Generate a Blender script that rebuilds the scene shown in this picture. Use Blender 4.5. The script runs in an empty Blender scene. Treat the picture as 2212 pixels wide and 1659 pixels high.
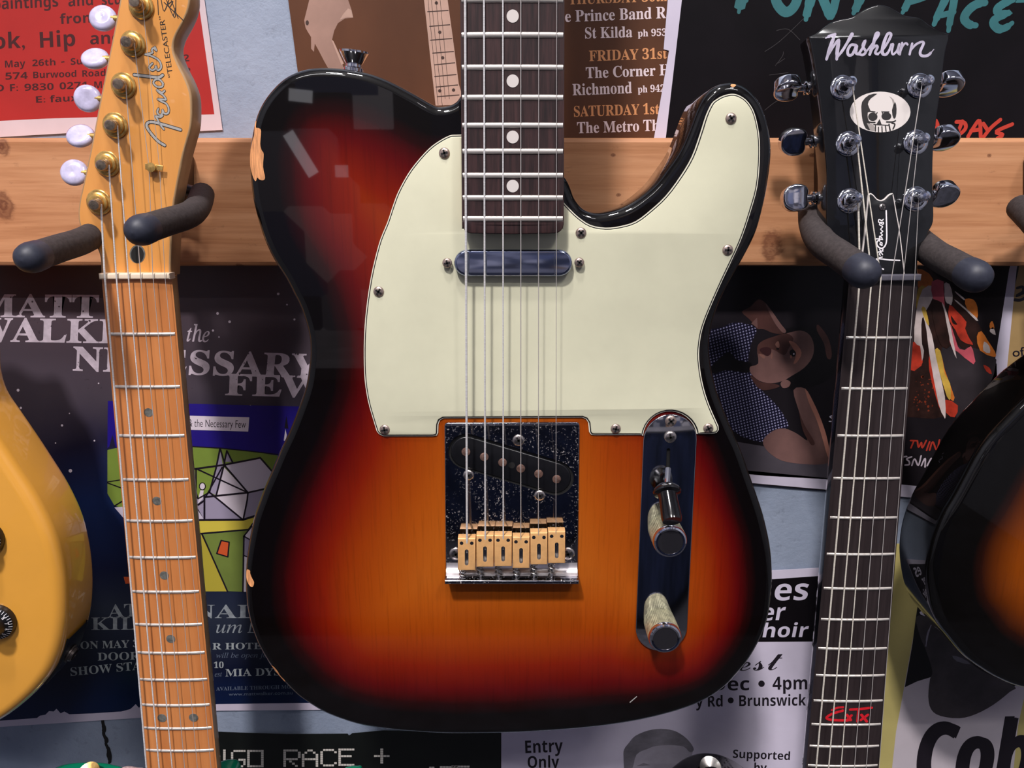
import bpy, bmesh, math, random
import numpy as np
from mathutils import Vector, Matrix
from mathutils.geometry import tessellate_polygon, delaunay_2d_cdt
random.seed(7)
rad = math.radians
S = bpy.context.scene
COL = S.collection
# ------------------------------------------------------------------ camera, world, lights, exposure
W, H, FPX, PITCH, ZC = 2212, 1659, 1616.0, rad(13.56), 1.55
cam = bpy.data.cameras.new('camera'); cam.sensor_width = 36; cam.lens = FPX / W * 36; cam.clip_start = 0.01
co = bpy.data.objects.new('camera', cam); COL.objects.link(co)
co.location = (0, 0, ZC); co.rotation_euler = (rad(90) - PITCH, 0, 0); S.camera = co
S.view_settings.view_transform = 'Standard'; S.view_settings.look = 'None'
S.view_settings.gamma = 1; S.view_settings.use_curve_mapping = False
S.view_settings.exposure = -0.6
S.cycles.use_denoising = True
S.cycles.max_bounces = 8; S.cycles.glossy_bounces = 5; S.cycles.diffuse_bounces = 4
S.cycles.caustics_reflective = False; S.cycles.caustics_refractive = False
wd = bpy.data.worlds.new('world'); S.world = wd; wd.use_nodes = True
wd.node_tree.nodes['Background'].inputs[0].default_value = (0.55, 0.6, 0.75, 1)
wd.node_tree.nodes['Background'].inputs[1].default_value = 0.12
CEIL = ZC + 2.5
def area(name, loc, target, sx, sy, power, col):
    l = bpy.data.lights.new(name, 'AREA'); l.shape = 'RECTANGLE'; l.size = sx; l.size_y = sy; l.energy = power; l.color = col
    o = bpy.data.objects.new(name, l); COL.objects.link(o); o.location = loc
    o.rotation_euler = (Vector(target) - Vector(loc)).to_track_quat('-Z', 'Y').to_euler()
    return o
area('ceiling_or_fill_lamp', (-0.62, -1.40, CEIL - .06), (-0.62, -1.399, 0), .22, .22, 190, (1, .95, .94))
area('ceiling_or_fill_lamp', (-0.22, -0.44, CEIL - .06), (-0.22, -0.439, 0), .20, .20, 52, (1, .95, .94))
area('ceiling_or_fill_lamp', (1.15, -1.50, CEIL - .06), (1.15, -1.499, 0), .40, .40, 50, (1, .96, .95))  # added weak fill from the right, lightens the dark neck sides
# added fill lamps, turned to the far wall to brighten its reflection in chrome
area('far_wall_fill', (-1.2, -2.3, CEIL - .06), (-1.2, -3.9, .9), 1.2, .16, 85, (1, .98, .98))
area('far_wall_fill', (1.2, -2.3, CEIL - .06), (1.2, -3.9, .9), 1.2, .16, 85, (1, .98, .98))
# small lit strips on the far wall, seen mirrored in the lacquer
def strip(x, z, sx, sz, roll, e):
    o = area('strip_lamp', (x, -3.86, ZC + z), (x, 0, ZC + z), sx, sz, e, (.95, .93, 1)); o.rotation_euler = (rad(90), roll, 0); return o
strip(-1.27, .29, .07, .28, rad(-30), .22)
strip(-1.25, .62, .14, .07, rad(6), .10)
strip(-.86, .74, .16, .04, rad(30), .10)
strip(-1.03, .19, .08, .07, 0, .035)

# ------------------------------------------------------------------ pixel rays and working planes
cp, sp = math.cos(PITCH), math.sin(PITCH)
def ray(px, py):
    s = (px - W / 2) / FPX; t = (H / 2 - py) / FPX
    return Vector((s, cp + t * sp, -sp + t * cp))
CAM = Vector((0, 0, ZC))
class Frame:
    """a plane facing the room: U to the right, V up, N into the wall"""
    def __init__(s, y, tilt=0.0, z=ZC):
        s.O = Vector((0, y, z)); s.U = Vector((1, 0, 0))
        s.V = Vector((0, math.sin(tilt), math.cos(tilt))); s.N = Vector((0, math.cos(tilt), -math.sin(tilt)))
    def px(s, x, y, d=0.0):
        r = ray(x, y); o = s.O + s.N * d
        k = (o - CAM).dot(s.N) / r.dot(s.N)
        q = CAM + r * k - o
        return (q.dot(s.U), q.dot(s.V))
    def to3(s, u, v, d=0.0):
        return s.O + s.U * u + s.V * v + s.N * d
    def p3(s, x, y, d=0.0):
        return s.to3(*s.px(x, y, d), d)
    def mpp(s, x, y):
        a = s.px(x, y); b = s.px(x + 1, y); return abs(b[0] - a[0])
    def pts(s, L, d=0.0):
        return [s.px(x, y, d) for x, y in L]

def smooth(P, n=6, closed=True):
    P = [tuple(p) for p in P]; N = len(P); out = []
    rng = range(N) if closed else range(N - 1)
    for i in rng:
        if closed: p0, p1, p2, p3 = P[i - 1], P[i], P[(i + 1) % N], P[(i + 2) % N]
        else: p0, p1, p2, p3 = P[max(i - 1, 0)], P[i], P[i + 1], P[min(i + 2, N - 1)]
        for k in range(n):
            t = k / n; t2 = t * t; t3 = t2 * t
            out.append(tuple(.5 * (2 * b + (c - a) * t + (2 * a - 5 * b + 4 * c - e) * t2 + (3 * b - a - 3 * c + e) * t3) for a, b, c, e in zip(p0, p1, p2, p3)))
    if not closed: out.append(P[-1])
    return out
def ccw(L):
    a = sum(L[i - 1][0] * L[i][1] - L[i][0] * L[i - 1][1] for i in range(len(L)))
    return list(L) if a > 0 else list(L)[::-1]
def inset(L, d):
    """move a ccw loop inward by d"""
    n = len(L); out = []
    for i in range(n):
        p, q, r = L[i - 1], L[i], L[(i + 1) % n]
        e1 = np.array((q[0] - p[0], q[1] - p[1])); e2 = np.array((r[0] - q[0], r[1] - q[1]))
        e1 /= max(np.hypot(*e1), 1e-12); e2 /= max(np.hypot(*e2), 1e-12)
        n1 = np.array((-e1[1], e1[0])); n2 = np.array((-e2[1], e2[0])); m = n1 + n2
        l = np.hypot(*m)
        if l < 1e-6: m = n1
        else:
            m = m / l; m = m / max(m.dot(n1), .5)
        out.append((q[0] + m[0] * d, q[1] + m[1] * d))
    return out
def circle(c, r, n=24, a0=0.0, a1=2 * math.pi):
    full = abs(a1 - a0 - 2 * math.pi) < 1e-6
    return [(c[0] + r * math.cos(a0 + (a1 - a0) * i / (n if full else n - 1)), c[1] + r * math.sin(a0 + (a1 - a0) * i / (n if full else n - 1))) for i in range(n)]
def ellipse(c, rx, ry, n=24):
    return [(c[0] + rx * math.cos(2 * math.pi * i / n), c[1] + ry * math.sin(2 * math.pi * i / n)) for i in range(n)]
def stadium(a, b, ra, rb=None, n=14):
    rb = ra if rb is None else rb
    t = math.atan2(b[1] - a[1], b[0] - a[0])
    return circle(b, rb, n, t - math.pi / 2, t + math.pi / 2) + circle(a, ra, n, t + math.pi / 2, t + 1.5 * math.pi)
def dist_to(L, Q):
    A = np.array(L); B = np.roll(A, -1, 0); Q = np.array(Q); D = np.full(len(Q), 1e9)
    for a, b in zip(A, B):
        e = b - a; t = np.clip(((Q - a) @ e) / max(e @ e, 1e-15), 0, 1)
        D = np.minimum(D, np.hypot(*(Q - a - t[:, None] * e).T))
    return D
def inside(L, Q):
    Q = np.array(Q); c = np.zeros(len(Q), bool)
    for i in range(len(L)):
        (x1, y1), (x2, y2) = L[i - 1], L[i]
        k = ((y1 > Q[:, 1]) != (y2 > Q[:, 1]))
        with np.errstate(divide='ignore', invalid='ignore'):
            xx = (x2 - x1) * (Q[:, 1] - y1) / (y2 - y1 if y2 != y1 else 1e-15) + x1
        c ^= k & (Q[:, 0] < xx)
    return c

# ------------------------------------------------------------------ materials
def lin(c):
    return tuple(((v / 255) / 12.92 if v / 255 <= .04045 else ((v / 255 + .055) / 1.055) ** 2.4) for v in c)
MATS = {}
def mat(name, col, rough=.5, metal=0.0, coat=0.0, spec=.5, noise=0.0, nscale=(60, 60, 60), bump=0.0, crough=.03):
    if name in MATS: return MATS[name]
    m = bpy.data.materials.new(name); m.use_nodes = True; nt = m.node_tree; b = nt.nodes['Principled BSDF']
    b.inputs['Base Color'].default_value = (*lin(col), 1); b.inputs['Roughness'].default_value = rough
    b.inputs['Metallic'].default_value = metal; b.inputs['Coat Weight'].default_value = coat
    b.inputs['Coat Roughness'].default_value = crough; b.inputs['Specular IOR Level'].default_value = spec
    if noise or bump:
        f = noise_node(nt, nscale, 5)
        if noise:
            r = ramp_node(nt, f, [(.25, tuple(v * (1 - noise) for v in col)), (.75, tuple(min(255, v * (1 + noise)) for v in col))])
            nt.links.new(r, b.inputs['Base Color'])
        if bump:
            bp = nt.nodes.new('ShaderNodeBump'); bp.inputs['Strength'].default_value = bump; bp.inputs['Distance'].default_value = .001
            nt.links.new(f, bp.inputs['Height']); nt.links.new(bp.outputs[0], b.inputs['Normal'])
    MATS[name] = m
    return m
def noise_node(nt, scale, detail=4, rough=.6, dist=0.0):
    tc = nt.nodes.new('ShaderNodeTexCoord'); mp = nt.nodes.new('ShaderNodeMapping'); mp.inputs['Scale'].default_value = scale
    n = nt.nodes.new('ShaderNodeTexNoise'); n.inputs['Scale'].default_value = 1; n.inputs['Detail'].default_value = detail
    n.inputs['Roughness'].default_value = rough; n.inputs['Distortion'].default_value = dist
    nt.links.new(tc.outputs['Object'], mp.inputs[0]); nt.links.new(mp.outputs[0], n.inputs['Vector'])
    return n.outputs['Fac']
def ramp_node(nt, src, stops, interp='LINEAR'):
    r = nt.nodes.new('ShaderNodeValToRGB'); e = r.color_ramp.elements; r.color_ramp.interpolation = interp
    while len(e) < len(stops): e.new(.5)
    for k, (p, c) in zip(e, stops):
        k.position = p; k.color = (*lin(c), 1)
    nt.links.new(src, r.inputs[0]); return r.outputs[0]
def mixc(nt, fac, a, b, mode='MIX'):
    m = nt.nodes.new('ShaderNodeMix'); m.data_type = 'RGBA'; m.blend_type = mode
    for sock, v in ((m.inputs[0], fac), (m.inputs[6], a), (m.inputs[7], b)):
        if isinstance(v, (int, float)): sock.default_value = v
        elif isinstance(v, tuple): sock.default_value = (*lin(v), 1)
        else: nt.links.new(v, sock)
    return m.outputs[2]
def math_node(nt, op, a, b=None, c=None):
    m = nt.nodes.new('ShaderNodeMath'); m.operation = op
    for i, v in enumerate((a, b, c)):
        if v is None: continue
        if isinstance(v, (int, float)): m.inputs[i].default_value = v
        else: nt.links.new(v, m.inputs[i])
    return m.outputs[0]
def newmat(name, rough=.5, coat=0.0, spec=.5, crough=.03):
    m = bpy.data.materials.new(name); m.use_nodes = True; b = m.node_tree.nodes['Principled BSDF']
    b.inputs['Roughness'].default_value = rough; b.inputs['Coat Weight'].default_value = coat
    b.inputs['Coat Roughness'].default_value = crough; b.inputs['Specular IOR Level'].default_value = spec
    MATS[name] = m
    return m, m.node_tree, b
def sep(nt):
    tc = nt.nodes.new('ShaderNodeTexCoord'); s = nt.nodes.new('ShaderNodeSeparateXYZ'); nt.links.new(tc.outputs['Object'], s.inputs[0]); return s.outputs
def spots(nt, col, xyz, S_, colr):
    """knots: elongated darker discs at given places on a board (x, z, rx, rz)"""
    wob = noise_node(nt, (70, 70, 130), 5, .7)
    for (x, z, rx, rz) in S_:
        dx = math_node(nt, 'DIVIDE', math_node(nt, 'SUBTRACT', xyz[0], x), rx); dz = math_node(nt, 'DIVIDE', math_node(nt, 'SUBTRACT', xyz[2], z), rz)
        d = math_node(nt, 'SQRT', math_node(nt, 'ADD', math_node(nt, 'MULTIPLY', dx, dx), math_node(nt, 'MULTIPLY', dz, dz)))
        d = math_node(nt, 'ADD', d, math_node(nt, 'MULTIPLY', math_node(nt, 'SUBTRACT', wob, .5), 1.7))
        rings = math_node(nt, 'MULTIPLY', math_node(nt, 'ADD', math_node(nt, 'SINE', math_node(nt, 'MULTIPLY', d, 11)), 4.2), .165)
        f = nt.nodes.new('ShaderNodeMapRange'); f.inputs[1].default_value = 1.15; f.inputs[2].default_value = .55; f.clamp = True
        nt.links.new(d, f.inputs[0])
        col = mixc(nt, math_node(nt, 'MULTIPLY', f.outputs[0], rings), col, colr)
    return col

M_chrome = mat('chrome', (225, 225, 232), .07, 1.0)
M_nickel = mat('nickel', (205, 200, 195), .22, 1.0)
M_fret = mat('fret wire', (226, 218, 210), .3, .65)
M_string = mat('string steel', (215, 208, 204), .3, .5)
M_wound = mat('wound string', (242, 236, 236), .38, .35, noise=.12, nscale=(20, 20, 2600))
M_bronze = mat('bronze wound string', (244, 226, 212), .36, .35, noise=.12, nscale=(20, 20, 2600))
M_screw = mat('aged screw', (168, 150, 142), .32, .75, noise=.25, nscale=(700, 700, 700))
M_screwb = mat('bright screw', (205, 195, 190), .25, 1.0)
M_dark = mat('recess black', (8, 7, 8), .7)
M_black = mat('black plastic', (16, 16, 19), .28, noise=.2, nscale=(300, 300, 300))
M_knob = mat('aged nickel knurl', (168, 164, 134), .38, .55, noise=.3, nscale=(300, 300, 300))
M_gold = mat('worn gold', (216, 168, 100), .3, .75, noise=.25, nscale=(300, 300, 300))
M_post = mat('tarnished post', (140, 126, 112), .34, .85, noise=.3, nscale=(500, 500, 500))
M_tan = mat('tan saddle', (232, 178, 118), .38, .25, spec=.5, noise=.05, nscale=(300, 300, 300))
M_pole = mat('pole piece', (150, 118, 106), .4, .8, noise=.35, nscale=(500, 500, 500))
M_cream = mat('mint cream plastic', (205, 203, 177), .42, noise=.03, nscale=(25, 25, 25), spec=.35)
M_creamedge = mat('white ply', (228, 224, 205), .3)
M_bone = mat('bone nut', (232, 212, 188), .35)
M_foam = mat('grey foam', (58, 52, 52), .75, noise=.18, nscale=(420, 420, 420), bump=.25, spec=.25)
M_rubber = mat('blue grey rubber', (44, 46, 58), .5, spec=.4, noise=.1, nscale=(600, 600, 600))
M_brownwood = mat('dark hanger block', (74, 50, 34), .5, noise=.2, nscale=(20, 20, 90))
M_blackgloss = mat('black lacquer', (13, 13, 15), .3, 0, 1.0, noise=.2, nscale=(200, 200, 200), spec=.1)
M_dotw = mat('white dot', (212, 204, 200), .3)
M_pearl = mat('pearl button', (188, 182, 210), .18, 0, .6, noise=.12, nscale=(150, 150, 150))
M_inlay = mat('grey dot', (92, 92, 88), .4, noise=.3, nscale=(500, 500, 500))
M_silverdecal = mat('silver decal', (198, 196, 192), .3, .4)
M_script = mat('pearl script', (192, 184, 202), .22, .3, noise=.12, nscale=(160, 160, 160))
M_decalblack = mat('decal black', (40, 30, 24), .5)
M_white = mat('white ink', (226, 222, 226), .4)
M_red = mat('red marker', (205, 30, 42), .4)
M_yellow = mat('tv yellow lacquer', (220, 156, 62), .25, 0, .9, noise=.03, nscale=(12, 12, 12))
M_green = mat('green lacquer', (12, 132, 96), .2, 0, 1.0)
M_bare = mat('bare wood chip', (205, 138, 90), .6, noise=.28, nscale=(900, 900, 90))
M_maplehead = None

def wood(name, c1, c2, scale, rough, coat, dist=.3, spec=.5, c3=None):
    m, nt, b = newmat(name, rough, coat, spec)
    f = noise_node(nt, scale, 6, .65, dist)
    st = [(.3, c1), (.68, c2)] if c3 is None else [(.25, c3), (.42, c1), (.7, c2)]
    nt.links.new(ramp_node(nt, f, st), b.inputs['Base Color']); return m
M_maple = wood('maple fretboard', (186, 112, 60), (206, 134, 78), (90, 30, 5), .3, .5)
M_maplehead = wood('maple headstock', (212, 142, 70), (224, 156, 82), (60, 20, 4), .3, .5)
M_mapleside = wood('neck side', (158, 122, 84), (182, 146, 106), (60, 60, 4), .4, .3)
M_rose = wood('rosewood', (40, 26, 27), (66, 42, 42), (420, 100, 28), .5, 0, .2, .35, (24, 17, 19))
M_ebony = wood('ebony board', (34, 27, 28), (50, 41, 42), (260, 100, 10), .42, 0, .2, .4)

def burst(name, stops, k, topred=0.0):
    m, nt, b = newmat(name, .4, 1.0, .05, .02)
    a = nt.nodes.new('ShaderNodeAttribute'); a.attribute_name = 'burst'
    gr = noise_node(nt, (520, 60, 16), 5, .75)
    wob = noise_node(nt, (18, 18, 18), 2)
    d = math_node(nt, 'ADD', math_node(nt, 'MULTIPLY', a.outputs['Fac'], k), math_node(nt, 'MULTIPLY', math_node(nt, 'SUBTRACT', wob, .5), .05))
    c = ramp_node(nt, d, stops)
    g = ramp_node(nt, gr, [(.3, (160, 160, 160)), (.5, (255, 255, 255))])
    nt.links.new(mixc(nt, .38, c, g, 'MULTIPLY'), b.inputs['Base Color'])
    return m
M_burst = burst('three tone sunburst', [(0, (7, 5, 5)), (.15, (9, 5, 5)), (.22, (34, 5, 5)), (.32, (84, 7, 7)), (.46, (120, 26, 6)), (.62, (144, 54, 8)), (.85, (164, 76, 14)), (1, (172, 86, 20))], 1 / .11)
M_burst2 = burst('dark edged sunburst', [(0, (6, 5, 5)), (.36, (7, 5, 4)), (.44, (36, 12, 5)), (.56, (86, 36, 4)), (.75, (130, 60, 6)), (1, (144, 70, 9))], 1 / .08)
def paper(name, col, rough=.42, spec=.35, noise=.05, nscale=(14, 14, 14)):
    return mat(name, col, rough, 0, 0, spec, noise, nscale)

# ------------------------------------------------------------------ mesh builder
ORIGIN = {}
def link(o): COL.objects.link(o); return o
def empty(name, loc, label, cat, group=None):
    o = link(bpy.data.objects.new(name, None)); o.location = loc; o.empty_display_size = .02
    o['label'] = label; o['category'] = cat
    if group: o['group'] = group
    ORIGIN[o.name] = Vector(loc); return o
def root_origin(p):
    while p is not None and p.parent is not None: p = p.parent
    return ORIGIN.get(p.name, Vector((0, 0, 0))) if p is not None else Vector((0, 0, 0))
class MB:
    def __init__(s): s.v = []; s.f = []; s.m = []; s.mats = []; s.attr = {}
    def mi(s, m):
        if m not in s.mats: s.mats.append(m)
        return s.mats.index(m)
    def add(s, V, F, m):
        o = len(s.v); s.v += [Vector(p) for p in V]; k = s.mi(m)
        for f in F: s.f.append([o + i for i in f]); s.m.append(k)
        return o
    def loft(s, rings, m, closed=True, cap0=False, cap1=False):
        n = len(rings[0]); V = [p for r in rings for p in r]; F = []
        for i in range(len(rings) - 1):
            for j in range(n if closed else n - 1):
                a, b = i * n + j, i * n + (j + 1) % n
                F.append([a, b, b + n, a + n])
        if cap0: F.append(list(range(n))[::-1])
        if cap1: F.append([(len(rings) - 1) * n + j for j in range(n)])
        return s.add(V, F, m)
    def tube(s, path, r, m, n=10, caps=True):
        path = [Vector(p) for p in path]; R = r if isinstance(r, (list, tuple)) else [r] * len(path); rings = []
        t0 = (path[1] - path[0]).normalized(); up = Vector((0, 0, 1)) if abs(t0.z) < .9 else Vector((1, 0, 0))
        x = t0.cross(up).normalized()
        for i, p in enumerate(path):
            t = (path[min(i + 1, len(path) - 1)] - path[max(i - 1, 0)]).normalized()
            x = (x - t * x.dot(t)).normalized(); y = t.cross(x)
            rings.append([p + (x * math.cos(2 * math.pi * k / n) + y * math.sin(2 * math.pi * k / n)) * R[i] for k in range(n)])
        return s.loft(rings, m, True, caps, caps)
    def lathe(s, c, axis, prof, m, n=24, wob=0.0):
        """prof: (radius, height along axis)"""
        c = Vector(c); a = Vector(axis).normalized(); x = a.orthogonal().normalized(); y = a.cross(x); rings = []
        for (r, h) in prof:
            rings.append([c + a * h + (x * math.cos(2 * math.pi * k / n) + y * math.sin(2 * math.pi * k / n)) * (max(r, 1e-6) + (wob if k % 2 else 0)) for k in range(n)])
        return s.loft(rings, m, True, prof[0][0] > 1e-5, prof[-1][0] > 1e-5)
    def flat(s, fr, loop, d, m, holes=()):
        L = [ccw(loop)] + [ccw(h)[::-1] for h in holes]
        P = [[Vector((p[0], p[1], 0)) for p in l] for l in L]
        T = tessellate_polygon(P); A = [p for l in L for p in l]
        V = [fr.to3(u, v, d) for u, v in A]; F = []
        for t in T:
            a, b, c = (A[i] for i in t)
            cr = (b[0] - a[0]) * (c[1] - a[1]) - (b[1] - a[1]) * (c[0] - a[0])
            if abs(cr) < 1e-16: continue
            F.append(list(t) if cr > 0 else list(t)[::-1])
        return s.add(V, F, m)
    def solid(s, fr, loop, d0, d1, m, r=0.0, steps=4, rb=None, holes=(), hole_mat=None, hole_depth=None, side=None, front=True):
        """a plate: outline in a frame, front face at depth d0, back at d1, front edge rounded by r"""
        L = ccw(loop); rb = r * .6 if rb is None else rb; rings = []; K = []
        if r > 0:
            for i in range(steps + 1):
                a = math.pi / 2 * (1 - i / steps)
                K.append((r * (1 - math.cos(a)), d0 + r * (1 - math.sin(a))))
        else: K.append((0, d0))
        if rb > 0:
            for i in range(steps + 1):
                a = math.pi / 2 * i / steps
                K.append((rb * (1 - math.cos(a)), d1 - rb * (1 - math.sin(a))))
        else: K.append((0, d1))
        for ins, d in K:
            LL = inset(L, ins) if ins > 1e-7 else L
            rings.append([fr.to3(u, v, d) for u, v in LL])
        s.loft(rings, side or m)
        LL = inset(L, K[0][0]) if K[0][0] > 1e-7 else L
        if front: s.flat(fr, LL, d0, m, holes)
        LB = inset(L, K[-1][0]) if K[-1][0] > 1e-7 else L
        o = s.flat(fr, LB, d1, side or m)
        for h in holes:
            hh = ccw(h); hd = hole_depth if hole_depth is not None else (d1 - .0001)
            s.loft([[fr.to3(u, v, d0) for u, v in hh], [fr.to3(u, v, hd) for u, v in hh]], hole_mat or m)
            s.flat(fr, hh, hd, hole_mat or m)
        return LL
    def ribbon(s, fr, path, w, d, m, cap=True):
        """a flat stroke; path in frame units, w one width or a list"""
        n = len(path); Wd = w if isinstance(w, (list, tuple)) else [w] * n; V = []; F = []
        for i, p in enumerate(path):
            a = path[max(i - 1, 0)]; b = path[min(i + 1, n - 1)]
            t = np.array((b[0] - a[0], b[1] - a[1])); t = t / max(np.hypot(*t), 1e-12); q = np.array((-t[1], t[0])) * Wd[i] / 2
            V += [fr.to3(p[0] + q[0], p[1] + q[1], d - i * 8e-7), fr.to3(p[0] - q[0], p[1] - q[1], d - i * 8e-7)]
        F = [[2 * i, 2 * i + 1, 2 * i + 3, 2 * i + 2] for i in range(n - 1)]
        s.add(V, F, m)
        if cap:
            for i in (0, n - 1): s.flat(fr, circle(path[i], Wd[i] / 2, 10), d - i * 8e-7 - 4e-6, m)
    def build(s, name, parent=None, smooth_angle=38, fixn=True):
        o0 = root_origin(parent)
        me = bpy.data.meshes.new(name); me.from_pydata([tuple(v - o0) for v in s.v], [], s.f)
        for m in s.mats: me.materials.append(m)
        me.polygons.foreach_set('material_index', s.m)
        for k, a in s.attr.items():
            at = me.attributes.new(k, 'FLOAT', 'POINT'); at.data.foreach_set('value', a)
        if fixn:
            bm = bmesh.new(); bm.from_mesh(me)
            if not s.attr: bmesh.ops.remove_doubles(bm, verts=bm.verts, dist=1e-7)
            bmesh.ops.recalc_face_normals(bm, faces=bm.faces); bm.to_mesh(me); bm.free()
        if smooth_angle:
            me.shade_smooth(); me.set_sharp_from_angle(angle=rad(smooth_angle))
        me.update()
        o = link(bpy.data.objects.new(name, me))
        if parent is not None: o.parent = parent
        return o
def tag(o, label, cat, group=None):
    o['label'] = label; o['category'] = cat
    if group: o['group'] = group
    return o
def structure(o): o['kind'] = 'structure'; return o

# ------------------------------------------------------------------ lettering
def styled(s_, style):
    T = {'serif': (0x1D400, 0x1D41A, 0x1D7CE), 'ital': (0x1D434, 0x1D44E, None), 'script': (0x1D4D0, 0x1D4EA, None),
         'bold': (0x1D5D4, 0x1D5EE, 0x1D7EC), 'boldital': (0x1D63C, 0x1D656, None)}
    if style not in T: return s_
    u, l, g = T[style]; r = ''
    for ch in s_:
        if 'A' <= ch <= 'Z': r += chr(u + ord(ch) - 65)
        elif 'a' <= ch <= 'z': r += 'ℎ' if (style == 'ital' and ch == 'h') else chr(l + ord(ch) - 97)
        elif '0' <= ch <= '9' and g: r += chr(g + ord(ch) - 48)
        else: r += ch
    return r
def glyphs(s_, style, off):
    c = bpy.data.curves.new('t', 'FONT'); c.body = styled(s_, style); c.resolution_u = 4; c.offset = off
    o = bpy.data.objects.new('t', c); COL.objects.link(o); dg = bpy.context.evaluated_depsgraph_get()
    me = bpy.data.meshes.new_from_object(o.evaluated_get(dg))
    V = [(v.co.x, v.co.y) for v in me.vertices]; F = [list(p.vertices) for p in me.polygons]
    bpy.data.objects.remove(o); bpy.data.curves.remove(c); bpy.data.meshes.remove(me); return V, F
def txt(mb, fr, s_, style, bl, br, h, d, m, off=0.0, lean=0.0, fit=None):
    """a line of writing: baseline from pixel bl to br, tallest letter h pixels high"""
    V, F = glyphs(s_, style, off)
    if not V: return
    x0 = min(v[0] for v in V); x1 = max(v[0] for v in V); yt = max(v[1] for v in V) if fit is None else fit
    A = np.array(fr.px(*bl, d)); B = np.array(fr.px(*br, d))
    e = np.array(br, float) - np.array(bl, float); e /= np.hypot(*e); up = np.array((e[1], -e[0]))
    C = np.array(fr.px(bl[0] + up[0] * h + lean, bl[1] + up[1] * h, d))
    ex = (B - A) / (x1 - x0); ey = (C - A) / yt
    P = [A + ex * (x - x0) + ey * y for x, y in V]
    mb.add([fr.to3(p[0], p[1], d) for p in P], F, m)
def stroke(mb, fr, path, w, d, m, n=5, closed=False):
    """a pen stroke through pixel points, w pixels wide"""
    P = smooth(path, n, closed) if len(path) > 2 else path
    k = fr.mpp(*path[0]); Wd = [x * k for x in w] if isinstance(w, (list, tuple)) else w * k
    if isinstance(Wd, list) and len(Wd) != len(P): Wd = [Wd[min(int(i / max(len(P) - 1, 1) * (len(Wd) - 1) + .5), len(Wd) - 1)] for i in range(len(P))]
    Q = fr.pts(P, d)
    if closed: Q = Q + [Q[0]]
    mb.ribbon(fr, Q, Wd, d, m)
def poly(mb, fr, P, d, m, sm=0):
    L = smooth(P, sm) if sm else P
    mb.flat(fr, fr.pts(L, d), d, m)
def Z(off, sc, L):
    """points read off a magnified view: offset, scale"""
    return [(off[0] + x / sc, off[1] + y / sc) for x, y in L]
def line(i, fr, s_, style, bl, br, h, d, m, off=0.0, lean=0.0):
    mb = MB(); txt(mb, fr, s_, style, bl, br, h, d, m, off, lean); return mb.build('lettering', i.p, None)

# ------------------------------------------------------------------ the room
YW, YB = .589, .554
WALL = Frame(YW); RAIL = Frame(YB)
def slab(name, x0, x1, y0, y1, z0, z1, m):
    mb = MB(); V = [(x, y, z) for x in (x0, x1) for y in (y0, y1) for z in (z0, z1)]
    mb.add(V, [[0, 1, 3, 2], [4, 6, 7, 5], [0, 4, 5, 1], [2, 3, 7, 6], [0, 2, 6, 4], [1, 5, 7, 3]], m)
    return mb.build(name, None, None)
m, nt, b = newmat('blue grey paint', .55, 0, .35)
f1 = noise_node(nt, (9, 9, 9), 6, .65); f2 = noise_node(nt, (90, 90, 90), 4, .7)
c = ramp_node(nt, f1, [(.3, (134, 146, 166)), (.7, (158, 168, 186))])
c = mixc(nt, .35, c, ramp_node(nt, f2, [(.28, (110, 108, 115)), (.42, (235, 235, 240))]), 'MULTIPLY')
nt.links.new(c, b.inputs['Base Color'])
bp = nt.nodes.new('ShaderNodeBump'); bp.inputs['Strength'].default_value = .35; bp.inputs['Distance'].default_value = .002
nt.links.new(f2, bp.inputs['Height']); nt.links.new(bp.outputs[0], b.inputs['Normal']); M_wall = m
XL, XR, YF = -2.4, 2.4, -3.9
wall = structure(slab('wall_back', XL, XR, YW, YW + .1, 0, CEIL, M_wall))
mb = MB()
cr = [(220, 1540), (222, 1560), (225, 1574), (224, 1586), (230, 1598), (229, 1608), (235, 1620), (234, 1632), (238, 1642), (236, 1652)]
stroke(mb, WALL, cr, [6, 7, 9, 7, 9, 6, 8, 8, 6, 2], -.0003, M_dark)
stroke(mb, WALL, [(231, 1610), (237, 1632), (235, 1650)], [5, 9, 4], -.0004, M_dark)
mb.build('crack', wall, None)
M_floor = mat('dark worn carpet', (34, 34, 40), .9, noise=.6, nscale=(6, 6, 6))
# the opposite side of the shop: dark shelving seen only in the shine of the lacquer and chrome
m, nt, b = newmat('dark stock wall', .7)
tc = nt.nodes.new('ShaderNodeTexCoord'); vo = nt.nodes.new('ShaderNodeTexVoronoi'); vo.inputs['Scale'].default_value = 2.6; vo.distance = 'CHEBYCHEV'
nt.links.new(tc.outputs['Object'], vo.inputs['Vector'])
sx = nt.nodes.new('ShaderNodeSeparateColor'); nt.links.new(vo.outputs['Color'], sx.inputs[0])
nt.links.new(ramp_node(nt, sx.outputs[0], [(0, (34, 38, 56)), (.25, (62, 68, 94)), (.5, (96, 95, 106)), (.68, (120, 90, 64)), (.8, (40, 38, 46)), (.9, (150, 146, 152))], 'CONSTANT'), b.inputs['Base Color'])
structure(slab('wall_front', XL, XR, YF - .1, YF, 0, CEIL, m))
m_side = mat('side wall paint', (120, 122, 132), .7, noise=.1, nscale=(3, 3, 3))
structure(slab('wall_left', XL - .1, XL, YF, YW, 0, CEIL, m_side)); structure(slab('wall_right', XR, XR + .1, YF, YW, 0, CEIL, m_side))
structure(slab('ceiling', XL, XR, YF, YW, CEIL, CEIL + .1, mat('ceiling paint', (200, 198, 200), .8, noise=.05, nscale=(2, 2, 2))))
structure(slab('floor', XL, XR, YF, YW, -.1, 0, M_floor))

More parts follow.
